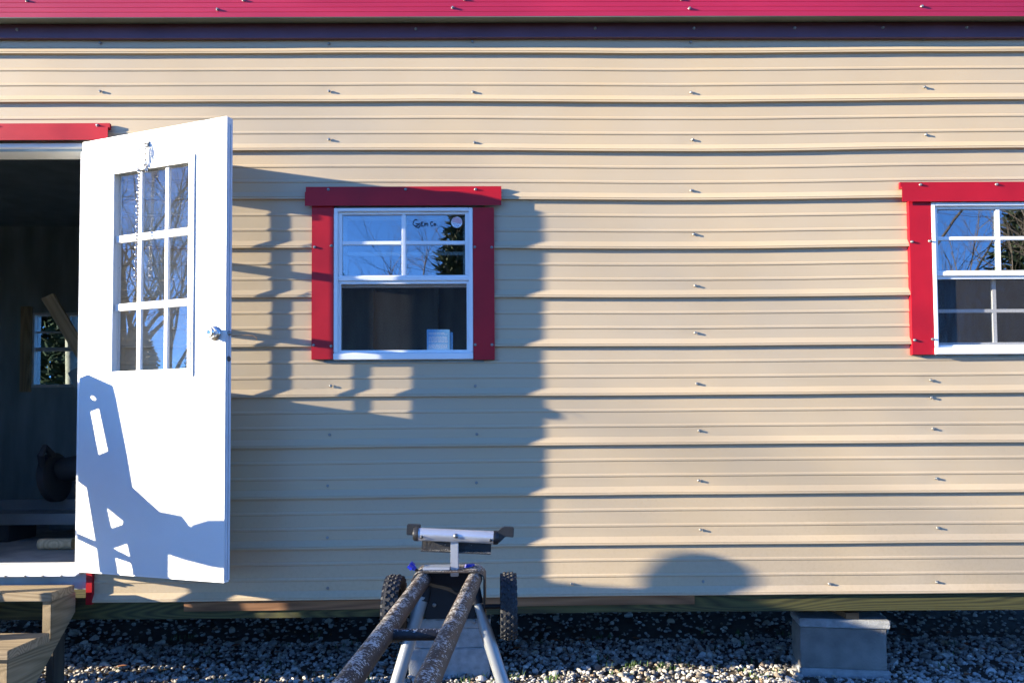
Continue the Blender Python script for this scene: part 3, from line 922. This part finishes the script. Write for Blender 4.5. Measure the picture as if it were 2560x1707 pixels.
p = [(.388, 2.385), (.396, 2.36), (.392, 2.335), (.398, 2.31), (.390, 2.29), (.402, 2.277)]
for i, (x, z) in enumerate(p):
    linkring(chain, x, -.016, z, .0125, .005, i % 2)
obj('chain', chain, 'nickel', door, smooth=60)
obj('twine', MB().tube([(DW + .01, .02, 1.515), (DW + .03, .018, 1.512), (DW + .08, .03, 1.514), (DW + .11, .035, 1.512), (DW + .128, .04, 1.503), (DW + .130, .04, 1.492)], .0013, 6), 'twine', door)
for z in (.75, 1.45, 2.2):
    obj('hinge', MB().tube([(-.006, .012, z - .05), (-.006, .012, z + .05)], .007, 12), 'steel', door, smooth=40)

# ------------------------------------------------------------------ piers
def slab(name, x0, x1, y0, y1, z0, z1, mt, label, cat, group=None, rz=0, bevel=.004, chip=0):
    cx, cy = (x0 + x1) / 2, (y0 + y1) / 2
    mb = MB().box(x0 - cx, x1 - cx, y0 - cy, y1 - cy, 0, z1 - z0)
    me = mb.mesh(name, mt, bevel=bevel)
    bm = bmesh.new(); bm.from_mesh(me)
    bmesh.ops.subdivide_edges(bm, edges=[e for e in bm.edges if e.calc_length() > .03], cuts=7, use_grid_fill=True)
    rs = random.Random(name + label)
    for v in bm.verts:
        edge = sum((abs(abs(v.co.x) - (x1 - x0) / 2) < .006, abs(abs(v.co.y) - (y1 - y0) / 2) < .006, v.co.z < .006 or v.co.z > z1 - z0 - .006))
        if edge >= 2 and rs.random() < .5:
            v.co *= 1 - rs.uniform(0, .016)
    bm.to_mesh(me); bm.free()
    o = bpy.data.objects.new(name, me); link(o)
    o.location = (cx, cy, z0); o.rotation_euler = (0, 0, R(rz))
    return tag(o, label, cat, group)
PG = 'concrete slabs in the piers'
slab('concrete_slab', 1.408, 1.816, .065, .275, -.080, -.037, 'concrete_pale', 'pale concrete slab on the gravel under the right pier block', 'concrete slab', PG, -8.5)
slab('concrete_block', 1.413, 1.805, .075, .270, -.0365, .158, 'concrete', 'grey concrete block between two pale slabs under the right window', 'concrete block', 'concrete pier blocks', -9.5)
slab('concrete_slab', 1.408, 1.818, .062, .275, .1585, .199, 'concrete_pale', 'pale concrete slab capping the right pier block', 'concrete slab', PG, -9)
o = obj('wood_shim', MB().box(1.605, 1.668, .068, .25, .1995, .229), 'nailer', bevel=.002); tag(o, 'short brown wood block wedged on top of the right pier', 'wood block')
obj('wood_shim', MB().box(1.55, 1.70, .12, .25, .2295, .2520), 'treated')
tag(bpy.data.objects['wood_shim.001'], 'green wood shim tucked under the beam above right pier', 'wood block')
slab('concrete_block', -.477, -.088, .12, .31, -.080, .063, 'concrete_pale', 'lower grey concrete block of the pier behind the saw stand', 'concrete block', 'concrete pier blocks', -.5)  # paler concrete stands in for sun falling on this block
slab('concrete_block', -.470, -.094, .125, .31, .0635, .158, 'concrete_pale', 'upper grey concrete block of the pier behind the saw stand', 'concrete block', 'concrete pier blocks', .6)  # sunlight put into the colour, as on the block below
slab('concrete_slab', -.480, -.085, .115, .50, .1585, .203, 'concrete_pale', 'pale concrete slab capping the pier behind the saw stand', 'concrete slab', PG, 0)
o = obj('wood_shim', MB().box(-.36, -.22, .12, .40, .2035, .2475), 'nailer', bevel=.002); tag(o, 'brown wood block on the pier behind the saw stand', 'wood block')
for x, lb in ((-3.6, 'far left'), (3.4, 'far right')):
    slab('concrete_block', x, x + .4, .12, .5, -.08, .20, 'concrete', 'grey concrete block under the %s end of the shed' % lb, 'concrete block', 'concrete pier blocks')

# ------------------------------------------------------------------ wooden steps
st = root('wooden_steps', (-2.5, -.3, GROUND), 'rough wooden steps with open risers below the doorway', 'steps')
SX0, SX1 = -3.02, -1.972
for n_, (z, y0, y1) in enumerate(((.414, -.235, -.060), (.246, -.515, -.245), (.078, -.79, -.52))):
    hw = (y1 - y0) / 2 - .003
    for a, b in (((y0, (y0 + y1) / 2 - .003), ((y0 + y1) / 2 + .003, y1))):
        obj('tread', MB().box(SX0, SX1 + .004 * n_, a, b, z - .037, z), 'step_wood', st, bevel=.0025) if False else None
    obj('tread', MB().box(SX0, SX1 + .003 * n_, y0, y1, z - .038, z), 'step_wood', st, bevel=.003)
def stringer(x):
    p = [(-.03, .3755), (-.215, .3755), (-.215, .2075), (-.495, .2075), (-.495, .0395), (-.77, .0395), (-.77, GROUND), (-.47, GROUND), (-.03, .285)]
    return obj('stringer', MB().prism(p, 'x', x - .038, x), 'stringer_wood', st, bevel=.002)
stringer(-1.984); stringer(-2.5); stringer(-2.98)
for x in (-1.990, -2.94):
    obj('post', MB().box(x - .085, x, -.115, -.028, GROUND, .365), 'stringer_wood', st, bevel=.003) if False else obj('post', MB().box(x - .075, x - .0405, -.115, -.028, GROUND, .365), 'dark_wood', st, bevel=.003)

# ------------------------------------------------------------------ saw stand
ss = root('saw_stand', (-.18, -1.9, GROUND), 'wheeled saw stand with speckled pipe rails and silver legs', 'saw stand')
RD = Vector((.047, 1.0, 0))                    # rails run nearly straight at the wall
def rail(x_end, x_near):
    mb = MB()
    p0, p1 = Vector((x_near, -2.75, .655)), Vector((x_end, -1.262, .655))
    mb.tube([p0.lerp(p1, t) for t in np.linspace(0, 1, 24)], .0225, 20)
    return obj('rail', mb, 'stand_pipe', ss, smooth=40)
rail(-.250, -.293); rail(-.098, -.166)
obj('crossbar', MB().tube([(-.262, -1.87, .652), (-.131, -1.87, .652)], .0125, 16), 'stand_black', ss, smooth=40)
# head: bent plate over the rail ends, with a black apron hanging below it
mb = MB()
prof = [(-.285, .655)] + [(-.252 - .030 * math.cos(a), .655 + .026 * math.sin(a)) for a in np.linspace(.2, math.pi / 2, 6)] + [(-.098 + .030 * math.cos(a), .655 + .026 * math.sin(a)) for a in np.linspace(math.pi / 2, 0, 7)]
inner = [(x * .985 - .0026, z - .004) for x, z in reversed(prof)]
mb.prism(prof + inner, 'y', -1.285, -1.16)
obj('head_plate', mb, 'stand_pipe', ss)
obj('apron', MB().prism([(-.258, .674), (-.092, .674), (-.088, .64), (-.098, .532), (-.248, .532), (-.262, .62)], 'y', -1.238, -1.232), 'black_metal', ss, bevel=.001)
obj('side_plate', MB().prism([(-1.235, .66), (-1.10, .65), (-1.10, .50), (-1.20, .50), (-1.235, .56)], 'x', -.074, -.069), 'stand_pipe', ss)
obj('side_plate', MB().prism([(-1.235, .66), (-1.10, .65), (-1.10, .50), (-1.20, .50), (-1.235, .56)], 'x', -.276, -.271), 'stand_pipe', ss)
# legs with socket, flattened neck on the right one
mb = MB()
mb.tube([(-.246, -1.225, .625), (-.256, -1.235, .585)], .021, 16)
obj('leg_socket', mb, 'black_metal', ss, smooth=40)
mb = MB(); mb.tube([(-.104, -1.225, .62), (-.095, -1.235, .575)], .021, 16)
obj('leg_socket', mb, 'black_metal', ss, smooth=40)
gz = GROUND + .004
def leg(top, slope_x, neck):
    mb = MB()
    zt = top[2]
    P = lambda z: (top[0] + slope_x * (zt - z), top[1] - .10 * (zt - z), z)
    if neck:
        pts = [P(zt), P(zt - .045), P(zt - .075), P(zt - .095), P(gz + .02)]
        mb.tube(pts, [.0125, .0125, .0165, .0195, .0195], 18)
    else:
        mb.tube([P(zt), P(gz + .02)], .0195, 18)
    o = obj('leg', mb, 'silver_paint', ss, smooth=40)
    f = MB().tube([P(gz + .05), P(gz)], [.0215, .0225], 16)
    obj('rubber_foot', f, 'rubber', o, smooth=40, loc=(0, 0, 0))
leg((-.256, -1.235, .60), -.30, False)
leg((-.098, -1.235, .595), .33, True)
for x, s in ((-.275, -.22), (-.172, .22)):              # near legs, out of the picture
    mb = MB(); mb.tube([(x, -2.66, .645), (x + s, -2.74, gz + .02)], .0195, 16)
    obj('leg', mb, 'silver_paint', ss, smooth=40)
for p in ((-.2205, -1.243, .575), (-.074, -1.24, .545), (-.10, -1.243, .525)):
    obj('bolt', MB().lathe([(.006, 0), (.006, .003), (.003, .006)], Matrix.Translation(p) @ Matrix.Rotation(R(90), 4, 'X'), 12), 'steel', ss, smooth=40)
# wheels on an axle behind the apron
def wheel(cx, cy, cz, yawdeg):
    M = Matrix.Translation((cx, cy, cz)) @ Matrix.Rotation(R(yawdeg), 4, 'Z') @ Matrix.Rotation(R(90), 4, 'Y')
    w = bpy.data.objects.new('wheel', None); link(w, ss); w.location = -Vector(ss['base'])
    prof = [(.062, -.017), (.078, -.0235), (.090, -.0245), (.0955, -.019), (.0965, 0), (.0955, .019), (.090, .0245), (.078, .0235), (.062, .017)]
    mb = MB(); vs, fs, n = [], [], 40
    for r_, h in prof:
        for k in range(n):
            a = 2 * math.pi * k / n
            vs.append(M @ Vector((r_ * math.cos(a), r_ * math.sin(a), h)))
    q = len(prof)
    for i in range(q):
        for k in range(n):
            a, b = i * n + k, i * n + (k + 1) % n
            c, d = ((i + 1) % q) * n + k, ((i + 1) % q) * n + (k + 1) % n
            fs.append((a, b, d, c))
    mb.add(vs, fs)
    # diamond lugs
    for k in range(26):
        a0 = 2 * math.pi * k / 26
        for off, hz in ((0, -.0105), (.5, .0005), (0, .0115)):
            a = a0 + off * 2 * math.pi / 26
            L = Matrix.Rotation(a, 4, 'Z') @ Matrix.Translation((.0965, 0, hz)) 
            d = .0088
            pv = [M @ (L @ Vector(p)) for p in ((-.002, -d, 0), (-.002, 0, -.0055), (-.002, d, 0), (-.002, 0, .0055), (.0036, -d * .7, 0), (.0036, 0, -.0042), (.0036, d * .7, 0), (.0036, 0, .0042))]
            mb.add(pv, [(4, 5, 6, 7), (0, 1, 5, 4), (1, 2, 6, 5), (2, 3, 7, 6), (3, 0, 4, 7)])
        for s in (-1, 1):                                    # shoulder blocks
            a = a0 + s * .05
            L = Matrix.Rotation(a, 4, 'Z') @ Matrix.Translation((.0925, 0, .0215 * s))
            pv = [M @ (L @ Vector(p)) for p in ((-.003, -.007, -.003), (-.003, .007, -.003), (-.003, .007, .003), (-.003, -.007, .003), (.004, -.006, -.002), (.004, .006, -.002), (.003, .006, .004), (.003, -.006, .004))]
            mb.add(pv, [(4, 5, 6, 7), (0, 1, 5, 4), (1, 2, 6, 5), (2, 3, 7, 6), (3, 0, 4, 7)])
    obj('tyre', mb, 'rubber', w, smooth=28, loc=(0, 0, 0))
    mb = MB()
    mb.lathe([(.063, -.016), (.063, .016), (.058, .016), (.056, .004), (.024, .006), (.022, .020), (.010, .022), (.010, -.022), (.022, -.020), (.024, -.006), (.056, -.004), (.058, -.016)], M, 32)
    obj('rim', mb, 'black_plastic', w, smooth=35, loc=(0, 0, 0))
    return w
wheel(0.001, -1.225, .567, 1); wheel(-.343, -1.225, .562, -2)
obj('axle', MB().tube([(-.365, -1.225, .565), (.022, -1.225, .565)], .0075, 12), 'black_metal', ss, smooth=40)
# work support: post, roller with end caps and stop arms, black channel
obj('support_post', MB().box(-.171, -.147, -1.252, -1.228, .660, .770), 'roller', ss, bevel=.002)
obj('slide_plate', MB().box(-.252, -.172, -1.27, -1.215, .6825, .6905), 'roller', ss, bevel=.001)
tl = R(3.0)
MR = Matrix.Translation((-.154, -1.25, .781)) @ Matrix.Rotation(tl, 4, 'Y')
def T(mb, fn):
    fn(mb)
    mb.v = [tuple(MR @ Vector(p)) for p in mb.v]
    return mb
obj('roller', T(MB(), lambda b: b.tube([(-.112, 0, 0), (.112, 0, 0)], .0195, 28)), 'roller', ss, smooth=40)
for s in (-1, 1):
    obj('roller_cap', T(MB(), lambda b: b.tube([(s * .1125, 0, 0), (s * .122, 0, 0), (s * .128, 0, 0)], [.0212, .0212, .018], 24)), 'black_plastic', ss, smooth=30)
    def arm(b, s=s):
        b.prism([(s * .118, -.006), (s * .128, -.016), (s * .150, .026 if s > 0 else .024), (s * .150, .038), (s * .138, .032)] if False else [(s * .112, -.014), (s * .130, -.014), (s * .148, .006), (s * .172, .004), (s * .172, .034), (s * .140, .034), (s * .122, .018)], 'y', -.012 if s > 0 else .012, .014 if s > 0 else .034)
    if s > 0:
        arm_m = T(MB(), arm)
    else:
        arm_m = T(MB(), lambda b: b.prism([(-.110, .008), (-.110, .026), (-.150, .026), (-.150, -.006), (-.128, -.006), (-.125, .006)], 'y', .010, .034))
    obj('stop_arm', arm_m, 'black_plastic', ss, bevel=.002)
for x, m_ in ((-.100, 'black_plastic'), (.104, 'black_plastic'), (0.0, 'steel')):
    obj('bolt', T(MB(), lambda b: b.lathe([(.0045, 0), (.0045, .003), (.002, .005)] if x else [(.0075, 0), (.0068, .003), (.003, .006)], Matrix.Translation((x, -.0188, -.006 if x else .002)) @ Matrix.Rotation(R(90), 4, 'X'), 12)), m_, ss, smooth=40)
obj('channel', T(MB(), lambda b: b.prism([(.004, -.012), (.030, -.012), (.030, -.052), (.002, -.052), (.002, -.048), (.026, -.048), (.026, -.016), (.004, -.016)], 'x', -.104, .106)), 'stand_black', ss, bevel=.0008)
# blue clamp knobs
def tknob(p, tilt, spin):
    M = Matrix.Translation(p) @ Matrix.Rotation(R(tilt), 4, 'Y') @ Matrix.Rotation(R(spin), 4, 'Z')
    mb = MB()
    mb.lathe([(.006, .010), (.008, .018), (.009, .024), (.009, .030), (.006, .034)], M, 14)
    for a in (0, 120, 240) if tilt == 0 else (0, 180):
        q = M @ Matrix.Rotation(R(a), 4, 'Z')
        mb.add([q @ Vector(v) for v in ((.003, -.006, .020), (.022, -.0045, .019), (.022, .0045, .019), (.003, .006, .020), (.003, -.006, .033), (.021, -.004, .034), (.021, .004, .034), (.003, .006, .033))],
               [(0, 3, 2, 1), (4, 5, 6, 7), (0, 1, 5, 4), (1, 2, 6, 5), (2, 3, 7, 6), (3, 0, 4, 7)])
    k = obj('clamp_knob', mb, 'blue_plastic', ss, smooth=40, bevel=0)
    obj('knob_bolt', MB().tube([M @ Vector((0, 0, -.012)), M @ Vector((0, 0, .012))], .0045, 10), 'black_metal', k, loc=(0, 0, 0))
tknob((-.268, -1.25, .676), -50, 80); tknob((-.122, -1.20, .655), 12, 60)

# ------------------------------------------------------------------ things indoors, seen through door and window
rw = root_part('window', 'small far window seen through the doorway')
x0, x1, z0, z1 = REAR
mb = MB()
strip(mb, x0, x0 + .02, z0, z1, DEPTH - .01, DEPTH + .09); strip(mb, x1 - .02, x1, z0, z1, DEPTH - .01, DEPTH + .09)
strip(mb, x0 + .02, x1 - .02, z1 - .02, z1, DEPTH - .01, DEPTH + .09); strip(mb, x0 + .02, x1 - .02, z0, z0 + .03, DEPTH - .01, DEPTH + .09)
strip(mb, x0 + .02, x1 - .02, 1.91, 1.945, DEPTH + .02, DEPTH + .06)
obj('window_frame', mb, 'white', rw)
obj('muntin', MB().box((x0 + x1) / 2 - .01, (x0 + x1) / 2 + .01, DEPTH + .03, DEPTH + .045, 1.945, z1 - .02), 'white', rw)
obj('muntin', MB().box(x0 + .02, (x0 + x1) / 2 - .01, DEPTH + .03, DEPTH + .045, 2.08, 2.10), 'white', rw)
obj('pane', MB().box(x0 + .02, x1 - .02, DEPTH + .036, DEPTH + .039, 1.945, z1 - .02), 'rear_glass', rw)
obj('pane', MB().box(x0 + .02, x1 - .02, DEPTH + .036, DEPTH + .039, z0 + .03, 1.91), 'rear_glass', rw)
obj('casing', MB().box(x0 - .10, x0 - .005, DEPTH - .03, DEPTH - .0005, z0 - .04, z1 + .06), 'lumber', rw)

def place_box(name, cx, cy, z, sx, sy, sz, rz, mt, label, cat, group=None, bevel=.003):
    o = obj(name, MB().box(-sx / 2, sx / 2, -sy / 2, sy / 2, 0, sz), mt, bevel=bevel, loc=(cx, cy, z), rot=(0, 0, R(rz)))
    return tag(o, label, cat, group)
# blue carton on the sill of the open window, printed lines on its face
cb = MB()
cb.box(-.0545, .0545, 0, .05, 0, .109)
cb.cur = 1
cb.box(.0546, .0550, .002, .05, .002, .104)
cb.cur = 2
rs = random.Random(5)
for k in range(13):
    z = .090 - k * .0062
    if k in (2, 8): continue
    x = -.046
    e = rs.choice((.044, .045, .03, .043))
    while x < e:
        w = rs.uniform(.006, .02)
        cb.box(x, min(x + w, e), -.0006, -.0001, z, z + .0022); x += w + .0022
cb.cur = 0
cb.box(.0556, .070, .012, .05, 0, .098)
o = obj('carton', cb, ['carton_blue', 'carton_side', 'print_white'], loc=(-.3265, .066, 1.4815), rot=(R(-3), 0, R(4)))
tag(o, 'small blue printed carton on the sill of the open window', 'carton')
obj('inner_sill', MB().box(WL[0] + .012, WL[1] - .012, .076, .15, 1.462, 1.4805), 'lumber', shed)
# miter saw on its low table
ms = root('miter_saw', (-2.75, 1.15, .466), 'dark miter saw on the shed floor inside the doorway', 'saw')
mb = MB().box(-3.25, -2.38, .95, 1.25, .57, .635); obj('table', mb, 'tool_grey', ms, bevel=.004)
obj('fence', MB().box(-3.25, -2.4, 1.19, 1.215, .6355, .70), 'tool_grey', ms)
for x in (-3.1, -2.52):
    obj('base', MB().box(x, x + .14, .97, 1.24, .467, .5695), 'tool_dark', ms, bevel=.004)
obj('blade_guard', MB().lathe([(.15, -.02), (.15, .02), (.13, .03)], Matrix.Translation((-2.78, 1.12, .84)) @ Matrix.Rotation(R(84), 4, 'Y'), 28), 'tool_dark', ms, smooth=35)
obj('motor', MB().lathe([(.06, 0), (.075, .03), (.075, .16), (.05, .19)], Matrix.Translation((-2.75, 1.12, .88)) @ Matrix.Rotation(R(80), 4, 'Y'), 20), 'tool_dark', ms, smooth=35)
obj('handle', MB().tube([(-2.72, 1.0, .98), (-2.72, .92, 1.03), (-2.72, .88, .98), (-2.74, .93, .92)], .018, 10), 'tool_dark', ms, smooth=40)
obj('blade', MB().lathe([(.125, -.001), (.125, .001)], Matrix.Translation((-2.785, 1.11, .83)) @ Matrix.Rotation(R(84), 4, 'Y'), 32), 'steel', ms)
for k, lb in enumerate(('nearest the door jamb', 'second from the door jamb', 'third from the door jamb')):
    place_box('storage_box', -2.48 - .24 * k, 1.7, .466, .22, .3, .40 + .02 * (k == 1), 0, 'carton_grey', 'grey box on the shed floor, %s' % lb, 'box', 'boxes on the shed floor')
o = obj('wood_offcut', MB().tube([(-.09, 0, .032), (.09, .01, .032)], .031, 14), 'lumber', smooth=40, loc=(-2.49, .66, .466)); tag(o, 'short round wood offcut lying on the shed floor', 'offcut')
o = obj('plank', MB().box(-.045, .045, -.019, .019, 0, 1.9), 'lumber', bevel=.002, loc=(-2.62, 2.5, .466), rot=(R(10), R(-27), R(10)))
tag(o, 'pale plank leaning inside the shed near the far window', 'plank')
o = obj('plank', MB().box(-.07, .07, -.019, .019, 0, 1.35), 'interior', bevel=.002, loc=(-2.5, 1.9, .466), rot=(R(-8), R(-32), 0))
tag(o, 'dark wide plank leaning above the miter saw', 'plank')

for k in range(5):
    o = place_box('stacked_board', -2.9 + .01 * k, 2.3 + .012 * (k % 2), .466 + .0385 * k, 1.5 - .07 * k, .14, .038, 1.5 * (k % 3 - 1), 'lumber_flat', ('lowest', 'second lowest', 'middle', 'second highest', 'topmost')[k] + ' board of the low lumber stack inside the shed', 'board', 'lumber stacked in the shed')
# ------------------------------------------------------------------ made-up, unseen frame and arm shaped to throw the shadows on door and wall
wk = root('shadow_caster', (-2.45, -.4, .238), 'made-up slotted frame with a long arm, unseen, added to throw the shadow on the door', 'shadow caster')
def plate(name, splines, x, th, mt, parent):
    cu = bpy.data.curves.new(name, 'CURVE'); cu.dimensions = '2D'; cu.fill_mode = 'BOTH'; cu.extrude = th / 2
    for sp in splines:
        s = cu.splines.new('POLY'); s.points.add(len(sp) - 1); s.use_cyclic_u = True
        for i, (a, b) in enumerate(sp): s.points[i].co = (a, b, 0, 1)
    t = bpy.data.objects.new('t', cu); scene.collection.objects.link(t)
    me = bpy.data.meshes.new_from_object(t.evaluated_get(bpy.context.evaluated_depsgraph_get()))
    bpy.data.objects.remove(t)
    for v in me.vertices:
        a, b, c = v.co
        v.co = (x + c, a, b)
    me.materials.clear(); me.materials.append(MAT[mt])
    me.name = name
    return obj(name, me, None, parent)
frame_o = [(-.02, 1.40), (-.131, 1.458), (-.17, 1.494), (-.221, 1.481), (-.256, 1.472), (-.267, 1.42), (-.306, 1.177), (-.325, 1.042), (-.417, .969), (-.44, .93), (-.46, .84), (-.44, .80), (-.44, .24), (-.345, .24), (-.330, .684), (-.324, .709), (-.27, .708), (-.277, .663), (-.315, .24), (-.26, .24), (-.221, .639), (-.212, .721), (-.03, .748), (-.03, .764), (-.208, .747), (-.175, .979), (-.13, 1.004), (-.02, 1.06)]
slot = [(-.181, 1.326), (-.213, 1.355), (-.245, 1.175), (-.211, 1.141)]
hole = [(-.192 + .011 * math.cos(a), 1.394 + .012 * math.sin(a)) for a in np.linspace(0, 6.28, 13)[:-1]]
tri1 = [(-.240, .92), (-.298, .883), (-.295, .865), (-.257, .83)]
tri2 = [(-.265, .743), (-.312, .788), (-.322, .731)]
plate('frame', [frame_o, slot, hole, tri1, tri2], -2.45, .02, 'black_metal', wk)  # outline and openings follow the shadow wanted on the door
mb = MB()
arm_pts = [((-2.45, -.40, .90), .075), ((-2.45, -.452, .895), .095), ((-2.45, -.50, .875), .072), ((-2.45, -.545, .888), .082), ((-2.45, -.60, .92), .095), ((-2.45, -.655, .94), .10), ((-2.45, -.715, .985), .095), ((-2.45, -.772, 1.06), .07)]
mb.tube([p for p, r_ in arm_pts], [r_ for p, r_ in arm_pts], 16)
obj('arm', mb, 'black_metal', wk, smooth=60)  # invented arm, carries the shadow across towards the wall
mb = MB()
mb.lathe([(.01, -.16), (.045, -.14), (.058, -.06), (.058, .02), (.05, .08), (.034, .115), (.012, .132)], Matrix.Translation((-2.45, -.773, 1.196)) @ Matrix.Rotation(R(8), 4, 'X'), 20)
obj('head', mb, 'black_metal', wk, smooth=60)  # invented lump for the rounded shadow low on the wall
obj('case', MB().prism([(-.775, .84), (-1.45, .82), (-1.45, 1.10), (-.98, 1.13), (-.83, 1.15), (-.775, 1.10)], 'x', -2.53, -2.38), 'black_plastic', wk, bevel=.012)  # made-up block, added to keep the right pier in shade
obj('post', MB().box(-2.48, -2.43, -1.30, -1.25, GROUND, .83), 'black_metal', wk)  # added support for the made-up block

# ------------------------------------------------------------------ trees: behind the camera (mirrored in the glass), left, and behind the shed
def grow(mb_t, mb_c, p, d, length, r_, level, rs, maxl):
    n = 4
    pts, rad = [p.copy()], [r_]
    q = p.copy(); dd = d.copy()
    for i in range(n):
        dd = (dd + Vector((rs.gauss(0, .12), rs.gauss(0, .12), rs.gauss(0.03, .07)))).normalized()
        q = q + dd * length / n
        pts.append(q.copy()); rad.append(r_ * (1 - .62 * (i + 1) / n))
    (mb_t if level < 2 else mb_c).tube(pts, rad, 7 if level == 0 else (5 if level == 1 else 3), cap=False)
    if level >= maxl: return
    kids = (7, 6, 5, 4)[level] if level < 4 else 3
    for k in range(kids):
        t = rs.uniform(.3, 1.0) if level else rs.uniform(.28, 1.0)
        i = min(n - 1, int(t * n)); f = t * n - i
        s = pts[i].lerp(pts[i + 1], f)
        ax = (pts[i + 1] - pts[i]).normalized()
        sd = Vector((rs.gauss(0, 1), rs.gauss(0, 1), rs.gauss(.2, .6))); sd = (sd - ax * sd.dot(ax)).normalized()
        an = rs.uniform(.35, .85)
        grow(mb_t, mb_c, s, (ax * math.cos(an) + sd * math.sin(an)).normalized(), length * rs.uniform(.42, .66), rad[i] * .55, level + 1, rs, maxl)
def bare_meshes(seed, h):
    rs = random.Random(seed)
    a, b = MB(), MB()
    grow(a, b, Vector((0, 0, 0)), Vector((0, 0, 1)), h * .78, h * .016, 0, rs, 4)
    return a.mesh('trunk', 'bark', smooth=60, fix=False), b.mesh('crown', 'twig', fix=False)
BARE = [bare_meshes(3, 7.0), bare_meshes(8, 7.0), bare_meshes(21, 7.0)]
def bare_tree(k, x, y, s, rz, label, group='bare trees around the yard'):
    t = root('bare_tree', (x, y, GROUND), label, 'tree', group)
    for nm, me in zip(('trunk', 'crown'), BARE[k]):
        o = obj(nm, me, None, t, loc=(0, 0, 0)); o.scale = (s, s, s); o.rotation_euler = (0, 0, R(rz))
def ever_meshes(seed, h, w, n):
    rs = random.Random(seed)
    a, b = MB(), MB()
    a.tube([(0, 0, 0), (.03, .02, h * .5), (0, 0, h * .95)], [h * .02, h * .014, .01], 8)
    for k in range(n):
        f = rs.random() ** .75
        z = h * (.08 + .92 * f)
        rr = w * (1 - f) ** .7 * (.75 + .35 * math.sin(7 * f + 2.5 * math.sin(k * .37)))
        an = rs.uniform(0, 6.283)
        rad = rr * math.sqrt(rs.uniform(.08, 1))
        c = Vector((rad * math.cos(an), rad * math.sin(an), z - .15 * rad + rs.gauss(0, .06)))
        o = Vector((math.cos(an), math.sin(an), rs.uniform(-.5, .5))).normalized()
        for j in range(3):
            u = (o + Vector((rs.gauss(0, .6), rs.gauss(0, .6), rs.gauss(0, .6)))).normalized()
            v = u.cross(Vector((rs.gauss(0, 1), rs.gauss(0, 1), rs.gauss(0, 1)))).normalized()
            l, ww = rs.uniform(.10, .24), rs.uniform(.02, .05)
            b.add([c - v * ww, c + v * ww, c + u * l + v * ww * .3, c + u * l - v * ww * .3], [(0, 1, 2, 3)])
    return a.mesh('trunk', 'bark', smooth=60, fix=False), b.mesh('crown', 'needles', fix=False)
EVER = [ever_meshes(4, 6.5, 1.7, 5200), ever_meshes(9, 6.5, 1.25, 4200)]
def evergreen(k, x, y, s, rz, label, sz=None):
    t = root('evergreen_tree', (x, y, GROUND), label, 'tree', 'evergreen trees around the yard')
    for nm, me in zip(('trunk', 'crown'), EVER[k]):
        o = obj(nm, me, None, t, loc=(0, 0, 0)); o.scale = (s, s, sz or s); o.rotation_euler = (0, 0, R(rz))
evergreen(0, -1.0, -15.5, 1.12, 0, 'dense evergreen mirrored at the right of the open window')
evergreen(1, -4.9, -17.0, 1.00, 60, 'small evergreen mirrored at the left of the open window')
bare_tree(0, -3.1, -17.5, .76, 10, 'slender bare tree mirrored in the middle of the open window')
bare_tree(1, -.9, -17.0, .98, 80, 'tall bare tree mirrored behind the sticker on the glass')
bare_tree(2, -2.0, -21.5, .84, 150, 'distant bare tree mirrored below the handwriting on the glass')
evergreen(0, 11.6, -12.0, 1.25, 200, 'broad evergreen mirrored in the closed right window')
bare_tree(1, 9.3, -12.5, 1.15, 230, 'bare tree mirrored in the left panes of the closed window')
bare_tree(2, 10.2, -10.0, .9, 20, 'bare sapling mirrored at the edge of the closed window')
bare_tree(0, -28.0, -11.6, 1.75, 0, 'bare tree mirrored in the middle panes of the door')
bare_tree(1, -29.0, -13.3, 1.8, 40, 'bare tree mirrored in the right panes of the door')
bare_tree(2, -26.0, -12.4, 1.5, 100, 'bare tree mirrored in the upper panes of the door')
bare_tree(0, -31.0, -11.9, 1.7, 250, 'far bare tree mirrored in the left panes of the door')
evergreen(1, -30.0, -11.0, .95, 30, 'low evergreen mirrored in the lower left panes of the door')
evergreen(0, -32.0, -13.6, .95, 80, 'low evergreen mirrored in the lower middle panes of the door')
evergreen(0, -31.0, -16.0, .98, 140, 'low evergreen mirrored in the lower right panes of the door')
evergreen(0, -36.0, -15.0, 1.0, 200, 'evergreen mirrored behind the others in the door panes')
evergreen(0, -6.4, -3.55, .42, 120, 'small unseen evergreen shrub added left of the steps to shade the saw stand')  # made-up shrub, placed to block the sun from the stand
# behind the shed, seen through the far window
def pale_trunk(x, y, r_, h, label):
    t = root('pale_tree', (x, y, GROUND), label, 'tree', 'pale trunks behind the shed')
    mb = MB(); mb.tube([(x + .02 * math.sin(k), y, GROUND + h * k / 8) for k in range(9)], [r_ * (1 - .05 * k) for k in range(9)], 14)
    obj('trunk', mb, 'pale_bark', t, smooth=60)
    mb = MB(); rs = random.Random(1)
    mb2 = MB()
    for k in range(9):
        a = rs.uniform(0, 6.28)
        grow(mb2, mb2, Vector((x, y, GROUND + h * rs.uniform(.7, .98))), Vector((math.cos(a), math.sin(a), .8)).normalized(), 1.1, .03, 1, rs, 3)
    obj('crown', mb2, 'twig', t, fix=False)
pale_trunk(-5.05, 5.2, .085, 5.0, 'pale sunlit trunk seen through the far window')
pale_trunk(-4.75, 6.6, .07, 5.0, 'thinner trunk seen through the far window')
evergreen(0, -6.5, 9.5, 1.1, 10, 'dark evergreen behind the shed beyond the far window')
evergreen(0, -9.0, 11.5, 1.2, 70, 'second dark evergreen behind the shed beyond the far window')
evergreen(1, -7.6, 10.5, 1.0, 170, 'slim dark evergreen between the two behind the shed')
